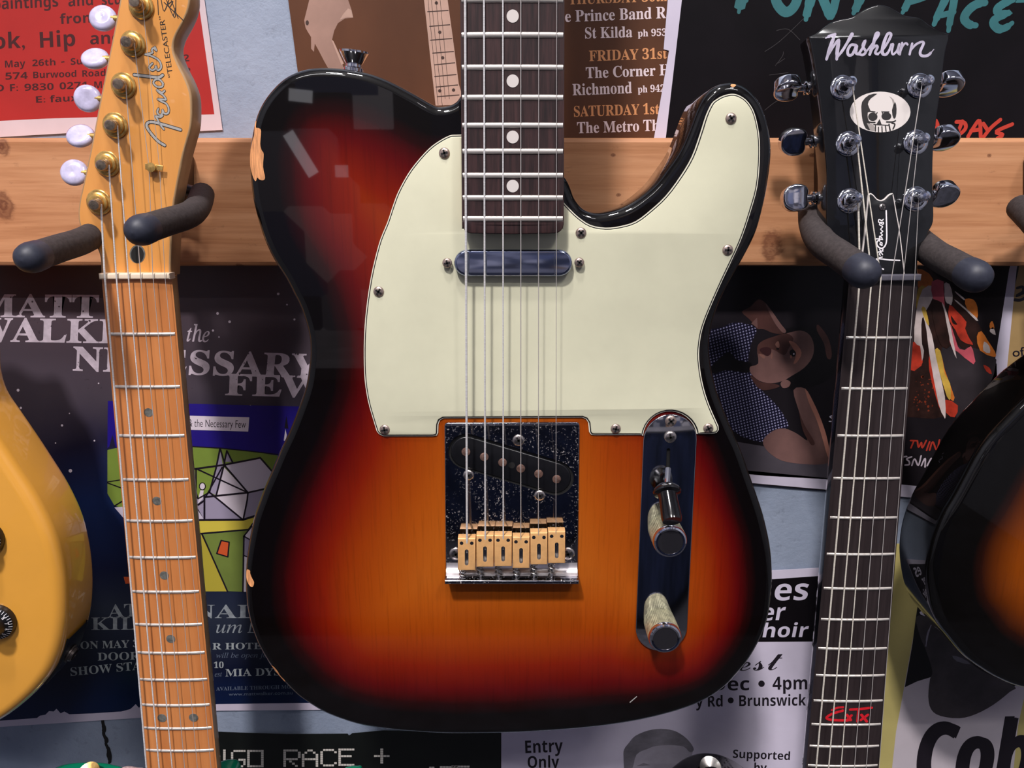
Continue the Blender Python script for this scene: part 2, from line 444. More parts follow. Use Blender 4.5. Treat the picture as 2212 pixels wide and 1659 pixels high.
mb = MB()  # unseen box added behind the camera so the chrome mirrors dark blue
for x0, x1, y0, y1, z0, z1, mm in [(-1.3, 1.6, -2.3, -1.62, .08, .98, mat('navy counter front', (34, 40, 60), .5, noise=.75, nscale=(6, 6, 3))), (-1.34, 1.64, -2.34, -1.58, .98, 1.02, mat('counter top', (70, 68, 72), .4, noise=.2, nscale=(8, 8, 8))), (-1.25, 1.55, -2.25, -1.68, 0, .08, M_dark)]:
    V = [(x, y, z) for x in (x0, x1) for y in (y0, y1) for z in (z0, z1)]
    mb.add(V, [[0, 1, 3, 2], [4, 6, 7, 5], [0, 4, 5, 1], [2, 3, 7, 6], [0, 2, 6, 4], [1, 5, 7, 3]], mm)
tag(mb.build('reflection_prop', None, None), 'unseen dark blue box added opposite the guitar wall to darken the chrome reflections', 'reflection_prop')

# timber rail screwed along the wall
m, nt, b = newmat('pine rail', .55, 0, .3)
f1 = noise_node(nt, (5, 30, 75), 6, .62, .6); f2 = noise_node(nt, (9, 40, 240), 4, .7, .2)
c = ramp_node(nt, f1, [(.28, (170, 114, 76)), (.5, (194, 138, 98)), (.75, (208, 154, 114))])
c = mixc(nt, .5, c, ramp_node(nt, f2, [(.3, (205, 185, 170)), (.55, (255, 255, 255))]), 'MULTIPLY')
f3 = noise_node(nt, (60, 40, 110), 5, .75)
c = mixc(nt, math_node(nt, 'MULTIPLY', ramp_node(nt, f3, [(.62, (0, 0, 0)), (.74, (255, 255, 255))]), .35), c, (88, 56, 40))
xyz = sep(nt)
zt = RAIL.px(0, 297)[1] + ZC; zb = RAIL.px(0, 575)[1] + ZC
K = []
for (px, py, rx, ry) in [(8, 445, 22, 34), (4, 318, 16, 22), (1668, 530, 26, 34), (1742, 495, 9, 8), (1325, 335, 6, 4), (1336, 421, 6, 4), (1755, 335, 7, 5), (516, 575, 9, 6), (2137, 336, 5, 4), (2205, 470, 30, 22)]:
    u, v = RAIL.px(px, py); k = RAIL.mpp(px, py); K.append((u, v + ZC, rx * k, ry * k))
c = spots(nt, c, xyz, K, (92, 46, 30))
nt.links.new(c, b.inputs['Base Color'])
mb = MB(); r = .0032
sec = [(YB, zb + r), (YB, zt - r), (YB + r * .3, zt - r * .3), (YB + r, zt), (YW, zt), (YW, zb), (YB + r, zb), (YB + r * .3, zb + r * .3)]
mb.loft([[Vector((x, y, z)) for y, z in sec] for x in (-2.0, 2.0)], m, True, True, True)
rail = mb.build('timber_rail', None, 30)
tag(rail, 'long knotty pine rail fixed across the wall that the guitar hangers are screwed to', 'rail')
rail.data.polygons.foreach_set('use_smooth', [False] * len(rail.data.polygons))

# ------------------------------------------------------------------ posters
def poster(corners, d, m, label, extra=None):
    """the sheet is the thing; printing is added as children"""
    mb = MB(); L = WALL.pts(corners)
    mb.solid(WALL, L, -d - .0003, -d, m)
    return tag(mb.build('poster', None, None), label, 'poster')
TH = .0007   # ink layers stand this far off, in steps
def ink(p, name, d): 
    class I: pass
    i = I(); i.mb = MB(); i.p = p; i.name = name; i.d = -d - .0003
    i.L = lambda k: i.d - .00004 * k
    i.done = lambda: i.mb.build(i.name, i.p, None) if i.mb.v else None
    return i
# --- red poster
d = .0010
P_pinkwhite = paper('pinkish white paper', (206, 186, 190))
P_red = paper('red print', (168, 42, 38), .4)
P_brownink = mat('dark brown ink', (62, 18, 18), .45)
red = poster([(-420, -420), (367, -420), (443, 0), (482, 281), (428, 284), (200, 285), (-60, 300), (-420, 310)], d, P_pinkwhite, 'red poster with dark brown lettering and a pinkish white border')
i = ink(red, 'red_panel', d); poly(i.mb, WALL, [(-420, -420), (350, -420), (428, 0), (463, 247), (330, 250), (207, 253), (100, 256), (0, 261), (-420, 275)], i.L(1), P_red); i.done()
i = ink(red, 'lettering', d); q = i.L(2)
for s_, bl, br, h in [('paintings', (-14, 21), (126, 14), 26), ('and', (148, 14), (201, 11), 24), ('sculpture', (220, 11), (345, 5), 24), ('from', (130, 52), (207, 48), 23), ('ok,', (-14, 106), (54, 103), 36),
        ('Hip', (87, 103), (163, 99), 36), ('and', (195, 96), (262, 93), 27), ('May', (11, 146), (55, 144), 15), ('26th', (70, 143), (120, 141), 15), ('-', (133, 140), (140, 139), 7), ('Sunday', (153, 140), (235, 136), 15), ('2', (396, 133), (409, 132), 15), ('12', (392, 161), (412, 160), 14),
        ('574', (12, 172), (60, 170), 15), ('Burwood', (72, 169), (165, 166), 15), ('Road', (178, 166), (228, 164), 15), ('2', (400, 176), (410, 175), 5), ('D', (-8, 198), (9, 197), 15), ('F:', (22, 197), (39, 196), 15), ('9830', (53, 196), (116, 194), 15), ('0271', (129, 193), (187, 191), 15), ('M:', (204, 191), (226, 190), 15),
        ('E:', (78, 222), (98, 221), 14), ('fauxpas', (108, 221), (215, 216), 15)]:
    line(i, WALL, s_, 'bold', bl, br, h, q, P_brownink)
i.done()
# --- brown gig poster
d = .0016
P_brown = mat('brown print', (80, 50, 33), .35, 0, 0, .35, .28, (7, 4, 4))
P_sepia = mat('sepia print', (160, 126, 112), .4, noise=.12, nscale=(22, 22, 22)); P_sepialight = mat('pale sepia print', (186, 152, 136), .4, noise=.06, nscale=(40, 40, 40)); P_sepiadark = mat('dark sepia print', (62, 40, 32), .45)
P_orange = mat('orange ink', (212, 146, 96), .4); P_palepink = mat('pale pink ink', (222, 204, 208), .4)
gig = poster([(580, -420), (1500, -420), (1500, 330), (668, 330), (644, 150), (624, 0)], d, P_brown, 'brown gig poster with a maple guitar neck picture and orange and pale dates')
i = ink(gig, 'hand_picture', d)
poly(i.mb, WALL, [(664, -60), (668, 0), (663, 20), (660, 32), (657, 44), (660, 60), (665, 69), (672, 80), (672, 105), (678, 112), (680, 94), (690, 112), (699, 130), (708, 146), (720, 158), (744, 152), (739, 137), (727, 110), (717, 87), (722, 66), (730, 50), (745, 40), (763, 38), (759, 20), (752, 0), (760, -60)], i.L(1), P_sepia)
poly(i.mb, WALL, Z((600, 0), 5.53, [(640, 470), (665, 490), (790, 760), (760, 775)]), i.L(2), P_sepialight)
poly(i.mb, WALL, Z((600, 0), 5.53, [(740, 235), (780, 170), (840, 100), (880, 120), (900, 208), (830, 205)]), i.L(2), P_sepialight)
poly(i.mb, WALL, Z((600, 0), 5.53, ellipse((352, 272), 20, 30, 14)), i.L(2), P_sepiadark)
i.done(); i = ink(gig, 'neck_picture', d)
poly(i.mb, WALL, [(905, -60), (916, 0), (928, 110), (941, 228), (1004, 226), (991, 181), (978, 80), (967, 0), (957, -60)], i.L(1), P_sepialight)
for a, b_ in [((1790, 140), (2035, 125)), ((1815, 315), (2055, 295)), ((1825, 480), (2080, 460)), ((1850, 635), (2100, 615)), ((1870, 775), (2115, 750)), ((1875, 915), (2130, 890)), ((1890, 1040), (2150, 1015)), ((1905, 1155), (2165, 1135))]:
    stroke(i.mb, WALL, Z((600, 0), 5.53, [a, b_]), 2.0, i.L(2), P_sepiadark)
for a, b_ in [((1795, 0), (1915, 1250)), ((1835, 0), (1965, 1260)), ((1890, 0), (2000, 1180)), ((1940, 0), (2050, 1180))]:
    stroke(i.mb, WALL, Z((600, 0), 5.53, [a, b_]), .9, i.L(3), P_sepiadark)
for c_ in [(1895, 35), (1935, 385), (1970, 690), (1935, 1085), (2100, 1075)]:
    poly(i.mb, WALL, Z((600, 0), 5.53, circle(c_, 20, 14)), i.L(3), P_sepiadark)
i.done()
i = ink(gig, 'lettering', d); q = i.L(2)
for s_, bl, br, h, mm in [('THURSDAY 30th', (1229, 9.5), (1441, 2), 23, P_orange), ('e Prince Band R', (1221, 47.5), (1439, 39), 25, P_palepink), ('St Kilda', (1264, 83), (1366, 80), 24, P_palepink), ('ph 953', (1378, 79), (1440, 77), 16, P_palepink),
        ('FRIDAY 31st', (1273, 132), (1441, 126), 24, P_orange), ('The Corner H', (1266, 169), (1447, 162), 24, P_palepink), ('Richmond', (1237, 206), (1365, 201), 25, P_palepink), ('ph 942', (1378, 200), (1436, 198), 16, P_palepink), ('SATURDAY 1st', (1240, 252), (1424, 246), 24, P_orange), ('The Metro Th', (1247, 288), (1424, 282), 24, P_palepink)]:
    line(i, WALL, s_, 'serif', bl, br, h, q, mm, .004)
i.done()
# --- black hand-lettered poster
d = .0024
P_white = paper('white paper', (204, 196, 214), .45)
P_blackp = mat('black print', (15, 12, 15), .35, 0, 0, .2, .3, (20, 20, 20))
P_teal = mat('teal print', (48, 102, 106), .4, noise=.12, nscale=(30, 30, 30)); P_orred = mat('orange red ink', (176, 56, 42), .4); P_scr = mat('grey scratches', (48, 44, 46), .5)
blk = poster([(1441, 0), (1478, -420), (2700, -420), (2700, 330), (1405, 330), (1412, 295), (1443.6, 111), (1432, 108)], d, P_white, 'black poster with large brushed teal capitals and small orange red ones')
i = ink(blk, 'black_panel', d); poly(i.mb, WALL, [(1525, -420), (2700, -420), (2700, 330), (1433, 330), (1438.6, 295), (1473, 0)], i.L(1), P_blackp)
for a in [[(300, 340), (200, 250), (100, 260)], [(0, 440), (130, 350), (330, 160)], [(90, 560), (150, 480), (160, 440)], [(110, 540), (170, 500)], [(0, 940), (90, 870), (180, 830)], [(40, 640), (200, 620)]]:
    stroke(i.mb, WALL, Z((1652, 0), 3.95, a), 1.0, i.L(2), P_scr)
i.done()
i = ink(blk, 'teal_lettering', d); q = i.L(3)
for P_, w in [([(1612, -60), (1604, -10), (1599, 10), (1596, 26)], [34, 30, 24, 8]), ([(1676, -60), (1674, -15), (1680, 10), (1697, 26), (1714, 16), (1724, -10), (1728, -60)], 21), ([(1762, -50), (1752, -5), (1744, 26), (1741, 42)], [24, 22, 18, 10]), ([(1762, -50), (1775, -10), (1788, 22), (1794, 36), (1803, 10), (1812, -40)], [18, 20, 20, 16, 18, 18]),
        ([(1880, -50), (1860, -8), (1850, 16), (1844, 28)], [22, 22, 18, 10]), ([(1984, -50), (1970, -15), (1957, 14), (1950, 27)], [22, 20, 16, 9]), ([(1964, 4), (1988, -3), (2010, -12)], 14), ([(2066, -60), (2046, -10), (2028, 28), (2018, 52)], [20, 18, 16, 11]), ([(2066, -60), (2061, 0), (2053, 40), (2049, 66)], [18, 17, 15, 10]), ([(2034, 33), (2060, 26)], 12),
        ([(2128, 6), (2112, 8), (2094, 20), (2083, 38), (2092, 52), (2108, 55)], [14, 18, 19, 19, 17, 12]), ([(2190, -2), (2168, 8), (2154, 20), (2160, 30), (2182, 27), (2158, 36), (2146, 48), (2156, 62), (2172, 60), (2186, 50)], [14, 17, 18, 15, 12, 17, 19, 18, 15, 10]), ([(2196, 3), (2260, 0)], 6)]:
    if P_[0] == (1984, -50): i.done(); i = ink(blk, 'teal_lettering', d)
    stroke(i.mb, WALL, P_, w, q, P_teal)
i.done()
i = ink(blk, 'red_lettering', d); q = i.L(3)
zz = lambda L: Z((1652, 0), 3.95, L)
for P_ in [[(1460, 1030), (1475, 1075), (1440, 1110)], [(1685, 1035), (1660, 1100), (1625, 1165)], [(1635, 1040), (1700, 1045), (1715, 1090), (1670, 1140), (1600, 1165)], [(1735, 1165), (1780, 1090), (1832, 1030), (1842, 1165)], [(1760, 1115), (1835, 1105)], [(1865, 1055), (1905, 1115)], [(2010, 1022), (1930, 1090), (1870, 1165)], [(2112, 1060), (1975, 1122), (2030, 1150), (1985, 1180)]]:
    stroke(i.mb, WALL, zz(P_), 8, q, P_orred)
i.done()
# --- night-sky band poster
d = .0012
m, nt, b = newmat('night sky print', .32, 0, .4)
xyz = sep(nt); z1 = WALL.px(0, 640)[1]; z0 = WALL.px(0, 1540)[1]
g = nt.nodes.new('ShaderNodeMapRange'); g.inputs[1].default_value = z0; g.inputs[2].default_value = z1; 
nt.links.new(math_node(nt, 'SUBTRACT', xyz[2], ZC), g.inputs[0])
gn = math_node(nt, 'ADD', g.outputs[0], math_node(nt, 'MULTIPLY', math_node(nt, 'SUBTRACT', noise_node(nt, (7, 7, 7), 4), .5), .22))
nt.links.new(ramp_node(nt, gn, [(0, (8, 26, 64)), (.12, (8, 16, 42)), (.28, (40, 46, 62)), (.4, (24, 30, 60)), (.55, (24, 40, 84)), (.68, (34, 32, 56)), (.8, (72, 64, 74)), (.95, (78, 66, 74))]), b.inputs['Base Color'])
P_night = m
P_lilac = mat('distressed lilac ink', (198, 184, 196), .4, noise=.12, nscale=(120, 120, 120)); P_lilacdim = mat('dim grey ink', (140, 146, 152), .45, noise=.2, nscale=(160, 160, 160)); P_small = mat('small grey ink', (164, 170, 172), .45); P_tiny = mat('tiny grey ink', (96, 106, 124), .5)
P_blue = mat('violet blue print', (36, 24, 128), .32, noise=.06, nscale=(12, 12, 12)); P_lime = mat('lime green print', (124, 146, 62), .35, noise=.06, nscale=(20, 20, 20)); P_olive = mat('olive print', (116, 132, 62), .35, noise=.1, nscale=(20, 20, 20))
P_lil2 = mat('lilac print', (206, 196, 214), .35); P_lil3 = mat('pale lilac print', (226, 214, 226), .35); P_grl = mat('grey lilac print', (162, 152, 176), .35); P_yel = mat('yellow print', (216, 196, 76), .35); P_yel2 = mat('mustard print', (182, 166, 60), .35); P_tile = mat('orange print', (208, 88, 46), .35); P_line = mat('black line ink', (24, 16, 30), .4)
nite = poster([(-420, 520), (860, 520), (860, 1527), (690, 1531), (470, 1533), (310, 1548), (0, 1568), (-420, 1590)], d, P_lil2, 'night sky band poster with distressed pale serif capitals and a village drawing')
i = ink(nite, 'sky_panel', d); poly(i.mb, WALL, [(-420, 520), (850, 520), (850, 1514), (690, 1518), (470, 1521), (330, 1531), (306, 1524), (300, 1529), (293, 1521), (287, 1527), (281, 1532), (262, 1537), (200, 1541), (150, 1543), (139, 1537), (131, 1541), (122, 1531), (116, 1537), (106, 1536), (98, 1544), (86, 1546), (80, 1551), (0, 1557), (-420, 1578)], i.L(1), P_night)
for (x, y, r_) in [(470, 677, 3), (496, 695, 3), (601, 635, 3), (620, 658, 2), (636, 690, 2.4), (460, 714, 2.5), (473, 728, 1.6), (39, 843, 3.2), (45, 881, 2.6), (134, 919, 2.6), (152, 1017, 4), (204, 952, 2), (120, 957, 1.6), (150, 893, 1.5), (213, 828, 1.6), (541, 876, 1.4), (22, 858, 1.4)]:
    poly(i.mb, WALL, circle((x, y), r_, 8), i.L(2), P_lil3)
i.done()
i = ink(nite, 'title_lettering', d); q = i.L(3)
for s_, bl, br, h in [('MATT', (-52, 684), (212, 686), 50), ('WALKER', (-62, 737), (338, 742), 52), ('NECESSARY', (157, 800), (688, 817), 53), ('FEW', (486, 853), (700, 859), 46)]:
    line(i, WALL, s_, 'serif', bl, br, h, i.L(3 if s_ in ('MATT', 'NECESSARY') else 4), P_lilac, .01)
line(i, WALL, 'the', 'ital', (403, 737), (452, 739), 38, q, P_lilac, .008)
rr = random.Random(3); i.done(); i = ink(nite, 'flaked_ink', d)
for k in range(130):   # flaked ink
    x = rr.uniform(160, 670) if k % 3 else rr.uniform(20, 205); y = rr.uniform(640, 735) if x < 206 and k % 3 == 0 else rr.choice([rr.uniform(755, 808), rr.uniform(755, 808), rr.uniform(800, 840)]); r_ = rr.uniform(.8, 2.8)
    poly(i.mb, WALL, [(x + r_ * rr.uniform(.5, 1.2) * math.cos(a), y + r_ * rr.uniform(.5, 1.2) * math.sin(a)) for a in np.linspace(0, 5.5, 7)], i.L(5), P_night)
i.done()
i = ink(nite, 'small_lettering', d); q = i.L(3)
for s_, st, bl, br, h, mm in [('AT', 'serif', (233, 1334), (300, 1331), 28, P_lilacdim), ('KILL', 'serif', (197, 1361), (330, 1360), 27, P_lilacdim), ('NAL', 'serif', (415, 1335), (556, 1335), 29, P_lilacdim), ('um', 'ital', (467, 1367), (523, 1367), 18, P_lilacdim), ('L', 'ital', (534, 1367), (556, 1367), 28, P_lilacdim),
        ('ON MAY 3', 'serif', (174, 1402), (300, 1398), 17, P_small), ('DOORS', 'serif', (211, 1427), (318, 1424), 17, P_small), ('SHOW STA', 'serif', (153, 1460), (306, 1446), 18, P_small), ('R HOTEL', 'serif', (459, 1403), (584, 1402), 14, P_small), ('will be open for', 'ital', (467, 1421), (585, 1420), 11, P_tiny),
        ('10', 'serif', (462, 1443), (483, 1443), 14, P_small), ('est', 'ital', (464, 1462), (480, 1461), 9, P_tiny), ('MIA DYSON', 'serif', (487, 1461), (650, 1458), 16, P_small), ('AVAILABLE THROUGH MGM', 'serif', (467, 1492), (640, 1487), 8, P_tiny), ('www.mattwalker.com.au', 'sans', (494, 1503), (632, 1500), 7, P_tiny)]:
    line(i, WALL, s_, st, bl, br, h, q, mm)
i.done()
i = ink(nite, 'village_picture', d)
A = lambda L: Z((380, 840), 6.9125, L); B = lambda L: Z((380, 1080), 6.9125, L)
poly(i.mb, WALL, [(233, 866), (405, 872), (520, 875), (680, 879), (680, 1000), (600, 985), (480, 971), (405, 964), (320, 964), (250, 967), (243, 939), (236, 965), (232, 968)], i.L(2), P_blue)
poly(i.mb, WALL, [(232, 972), (250, 968), (330, 964), (413, 964), (475, 967), (520, 973), (560, 978), (680, 996), (680, 1120), (420, 1125), (300, 1110), (247, 1092), (232, 1066)], i.L(3), P_lime)
poly(i.mb, WALL, [(247, 1096), (300, 1092), (420, 1085), (440, 1121), (420, 1125), (300, 1122), (266, 1118)], i.L(4), P_lil2)
poly(i.mb, WALL, A([(710, 1140), (1260, 1030), (1420, 1220), (1640, 1500), (1300, 1490), (1075, 1555)]), i.L(4), P_lil2)
poly(i.mb, WALL, A([(700, 1150), (1075, 1555), (600, 1590)]), i.L(4), P_lil3)
poly(i.mb, WALL, A([(500, 1540), (600, 1590), (700, 1140), (660, 885), (600, 1200)]), i.L(5), P_grl)
poly(i.mb, WALL, A([(760, 920), (720, 1090), (840, 1090)]), i.L(5), P_grl)
poly(i.mb, WALL, A([(320, 1640), (500, 1540), (640, 1659), (1000, 1960), (420, 1950), (320, 1800)]), i.L(4), P_grl)
poly(i.mb, WALL, A([(600, 1615), (1070, 1560), (1065, 1660), (1000, 1950), (640, 1660)]), i.L(5), P_lil3)
poly(i.mb, WALL, A([(1075, 1555), (1310, 1495), (1500, 1560), (1170, 1900), (1010, 1950)]), i.L(5), P_grl)
poly(i.mb, WALL, A(ellipse((395, 1455), 40, 48, 16)), i.L(7), P_lil3); poly(i.mb, WALL, A([(365, 1515), (415, 1515), (400, 1640), (330, 1720), (345, 1600)]), i.L(7), P_lil3)
poly(i.mb, WALL, B([(330, 318), (600, 305), (1010, 310), (1200, 250), (1200, 380), (1080, 442), (370, 505)]), i.L(4), P_yel)
poly(i.mb, WALL, B([(370, 500), (770, 1365), (440, 1365)]), i.L(4), P_yel2)
poly(i.mb, WALL, B([(395, 515), (1075, 455), (1010, 540), (1000, 1370), (760, 1362)]), i.L(5), P_olive)
poly(i.mb, WALL, B([(675, 605), (795, 630), (775, 850), (610, 800)]), i.L(6), P_tile)
poly(i.mb, WALL, B([(1020, 540), (1130, 395), (1300, 500), (1200, 1370), (1010, 1370)]), i.L(5), P_grl); poly(i.mb, WALL, B([(1030, 530), (1130, 405), (1300, 500), (1090, 590)]), i.L(6), P_lil3); poly(i.mb, WALL, B([(1015, 830), (1100, 850), (1060, 1370), (1010, 1370)]), i.L(6), P_lil3)
for L_, w in [(A([(230, 860), (660, 885), (1100, 930), (1560, 985)]), 2.5), (A([(280, 1195), (720, 1135), (1260, 1030), (1430, 1225)]), 4), (A([(310, 1195), (1075, 1550)]), 3.5), (A([(720, 1135), (1075, 1550), (1320, 1495)]), 4), (A([(1075, 1550), (430, 1615)]), 4), (A([(660, 885), (600, 1180), (500, 1545)]), 3.5), (A([(660, 885), (725, 1110), (600, 1595)]), 3.5), (A([(725, 1090), (760, 925), (845, 1095)]), 3.5), (A([(690, 1170), (440, 1620)]), 3),
        (A([(500, 1545), (640, 1659), (1000, 1955)]), 4), (A([(1075, 1550), (1065, 1660), (1005, 1950)]), 3.5), (B([(330, 300), (1000, 295), (1190, 235)]), 4.5), (B([(425, -60), (425, 285)]), 4), (B([(370, 500), (1085, 440), (1150, 350)]), 3), (B([(395, 520), (770, 1365)]), 3.5), (B([(1015, 540), (1000, 1370)]), 3.5), (B([(1015, 540), (1130, 395)]), 3), (B([(1020, 545), (1110, 595)]), 3), (B([(1010, 830), (1100, 860)]), 3), (B([(320, 80), (420, 10)]), 4), ([(232, 1041), (262, 1036)], 2), ([(232, 1043), (262, 1054)], 2.5), ([(247, 1093), (268, 1080)], 2.5), (A([(300, 1195), (300, 1540), (330, 1640), (500, 1545)]), 3)]:
    for a, b_ in zip(L_, L_[1:]): stroke(i.mb, WALL, [a, b_], w, i.L(8), P_line)
for L_ in (A(ellipse((395, 1455), 44, 52, 18)),): stroke(i.mb, WALL, L_, 2, i.L(8), P_line, 2, True)
L_ = B([(675, 605), (795, 630), (775, 850), (610, 800)]); 
for a, b_ in zip(L_, L_[1:] + L_[:1]): stroke(i.mb, WALL, [a, b_], 3, i.L(8), P_line)
poly(i.mb, WALL, A([(1620, 580), (1650, 400), (1680, 600)]), i.L(4), P_line); poly(i.mb, WALL, A([(1610, 770), (1635, 600), (1655, 690), (1640, 780)]), i.L(5), P_lil3)
poly(i.mb, WALL, [(267, 1246), (278, 1246), (283, 1260), (271, 1261)], i.L(5), P_tile)
i.done()
i = ink(nite, 'picture_caption', d); poly(i.mb, WALL, A([(100, 398), (1097, 425), (1080, 638), (110, 608)]), i.L(9), P_lil3)
txt(i.mb, WALL, '& the Necessary Few', 'sans', (407, 921.5), (531, 924.5), 16, i.L(10), P_line, -.004); i.done()
# --- dark concert poster: person lying down, coloured flames
d = .0020
P_dusk = mat('dark photo print', (30, 26, 30), .3, 0, 0, .4, .25, (6, 6, 6))
P_skinD = mat('dark brown print', (78, 50, 46), .35, noise=.22, nscale=(30, 30, 30)); P_skinM = mat('mid brown print', (112, 82, 78), .35, noise=.18, nscale=(26, 26, 26)); P_skinL = mat('light brown print', (166, 112, 96), .35, noise=.12, nscale=(40, 40, 40)); P_hair = mat('black hair print', (14, 11, 13), .35); P_cloth = mat('grey cloth print', (78, 72, 80), .4, noise=.2, nscale=(14, 14, 14))
m, nt, b = newmat('dotted cloth print', .4, 0, .3)
xyz = sep(nt)
fx = math_node(nt, 'SUBTRACT', math_node(nt, 'FRACT', math_node(nt, 'MULTIPLY', math_node(nt, 'ADD', xyz[0], math_node(nt, 'MULTIPLY', xyz[2], .25)), 400)), .5)
fz = math_node(nt, 'SUBTRACT', math_node(nt, 'FRACT', math_node(nt, 'MULTIPLY', math_node(nt, 'SUBTRACT', xyz[2], math_node(nt, 'MULTIPLY', xyz[0], .3)), 400)), .5)
dd = math_node(nt, 'SQRT', math_node(nt, 'ADD', math_node(nt, 'MULTIPLY', fx, fx), math_node(nt, 'MULTIPLY', fz, fz)))
nt.links.new(ramp_node(nt, dd, [(.18, (150, 148, 184)), (.34, (22, 20, 42))]), b.inputs['Base Color']); P_dots = m
dusk = poster([(1420, 545), (2200, 545), (2196, 582), (2143, 830), (2085, 1075), (1972, 1075), (1981, 1050), (1789, 1058), (1652, 1046), (1420, 1025)], d, P_dusk, 'dark concert poster of a person lying with raised arms in a dotted top beside flames')
i = ink(dusk, 'white_border', d)
poly(i.mb, WALL, [(1420, 998), (1652, 1020), (1789, 1033), (1900, 1042), (1981, 1050), (1972, 1075), (1900, 1069), (1789, 1058), (1652, 1046), (1420, 1025)], i.L(1), P_white)
poly(i.mb, WALL, [(2190, 545), (2204, 545), (2196, 582), (2173, 820), (2150, 960), (2112, 960), (2143, 820), (2180, 582)], i.L(1), P_white); i.done()
P_skinL2 = mat('warm brown print', (134, 94, 84), .35); i = ink(dusk, 'person_picture', d); A = lambda L: Z((1400, 600), 3.95, L)
poly(i.mb, WALL, A([(500, 1400), (760, 1400), (1000, 1440), (1300, 1500), (1550, 1560), (1540, 1720), (1000, 1690), (500, 1640)]), i.L(1), P_cloth)
poly(i.mb, WALL, A([(500, 480), (640, 420), (710, 388), (800, 385), (925, 435), (880, 560), (850, 740), (900, 860), (960, 950), (1050, 1040), (1130, 1130), (1200, 1270), (1100, 1290), (1020, 1340), (960, 1400), (720, 1300), (600, 1000), (500, 800)]), i.L(2), P_dots, 3)
poly(i.mb, WALL, A([(640, 660), (700, 640), (760, 700), (880, 730), (860, 810), (760, 800), (660, 790), (560, 820), (520, 780)]), i.L(3), P_hair, 3)
poly(i.mb, WALL, A([(800, 290), (870, 250), (940, 185), (1000, 215), (1060, 290), (1130, 390), (1178, 455), (1140, 480), (1060, 470), (990, 440), (930, 435), (905, 400), (860, 350)]), i.L(3), P_skinD, 3)
poly(i.mb, WALL, A([(1000, 215), (1060, 290), (1130, 390), (1178, 455), (1150, 470), (1090, 400), (1040, 310)]), i.L(4), P_skinM, 3)
poly(i.mb, WALL, A([(880, 390), (930, 340), (935, 430)]), i.L(4), P_skinM)
poly(i.mb, WALL, A([(1150, 470), (1300, 420), (1440, 440), (1560, 560), (1620, 720), (1560, 850), (1400, 930), (1240, 960), (1180, 900), (1240, 800)]), i.L(3), P_hair, 3)
poly(i.mb, WALL, A([(1450, 400), (1530, 500), (1565, 620), (1560, 690), (1525, 680), (1500, 560), (1440, 450)]), i.L(4), P_skinD, 3)
poly(i.mb, WALL, A([(930, 600), (975, 540), (1080, 500), (1180, 475), (1300, 450), (1380, 490), (1415, 580), (1400, 680), (1330, 770), (1220, 840), (1150, 880), (1050, 900), (950, 880), (880, 820), (870, 760), (940, 730)]), i.L(4), P_skinM, 3)
poly(i.mb, WALL, A([(930, 600), (975, 540), (1080, 500), (1180, 475), (1240, 520), (1200, 600), (1160, 660), (1060, 610), (1000, 640), (950, 660)]), i.L(5), P_skinD, 3)
poly(i.mb, WALL, A([(1200, 540), (1260, 560), (1310, 640), (1270, 720), (1240, 730), (1260, 670), (1240, 610)]), i.L(6), P_skinL, 3)
poly(i.mb, WALL, A([(1212, 622), (1238, 612), (1262, 642), (1250, 672), (1226, 668), (1208, 648)]), i.L(7), P_hair, 3)
poly(i.mb, WALL, A(ellipse((1243, 650), 7, 8, 10)), i.L(8), P_lil3); poly(i.mb, WALL, A(ellipse((1219, 674), 9, 14, 10)), i.L(8), P_skinL)
poly(i.mb, WALL, A([(1085, 565), (1110, 540), (1122, 575), (1116, 598), (1096, 590)]), i.L(6), P_skinL2, 3); poly(i.mb, WALL, A(ellipse((1105, 607), 14, 7, 10)), i.L(7), P_hair)
poly(i.mb, WALL, A([(950, 610), (1010, 590), (1050, 610), (1045, 650), (1015, 668), (975, 645)]), i.L(6), mat('lip print', (58, 32, 34), .35), 3); poly(i.mb, WALL, A([(945, 655), (965, 650), (1000, 672), (985, 690)]), i.L(6), P_skinL2, 3); poly(i.mb, WALL, A([(1052, 640), (1062, 650), (1058, 690), (1046, 680)]), i.L(7), P_skinL2, 3)
poly(i.mb, WALL, A([(1130, 900), (1170, 870), (1215, 890), (1200, 930), (1150, 940)]), i.L(6), P_skinM, 3)
poly(i.mb, WALL, A([(870, 830), (960, 890), (1080, 905), (1120, 930), (1000, 960), (930, 930)]), i.L(5), P_skinD, 3)
poly(i.mb, WALL, A([(1240, 960), (1340, 945), (1410, 1060), (1480, 1220), (1530, 1380), (1555, 1540), (1500, 1590), (1330, 1590), (1140, 1560), (1020, 1480), (980, 1390), (1060, 1310), (1160, 1285), (1270, 1330), (1360, 1390), (1320, 1300), (1290, 1150)]), i.L(4), P_skinM, 3)
poly(i.mb, WALL, A([(1340, 945), (1410, 1060), (1480, 1220), (1530, 1380), (1555, 1540), (1530, 1520), (1490, 1380), (1440, 1220), (1370, 1060)]), i.L(5), P_skinL, 3)
poly(i.mb, WALL, A([(1370, 1395), (1320, 1300), (1290, 1150), (1330, 1250), (1420, 1400), (1400, 1430)]), i.L(5), P_skinD, 3)
stroke(i.mb, WALL, A([(1585, 1175), (1550, 1185), (1575, 1205), (1575, 1225), (1545, 1225)]), 2, i.L(3), P_white); stroke(i.mb, WALL, A([(1600, 1140), (1612, 1160)]), 2.4, i.L(3), P_white)
i.done()
i = ink(dusk, 'flame_picture', d); A = lambda L: Z((1900, 560), 7.09, L)
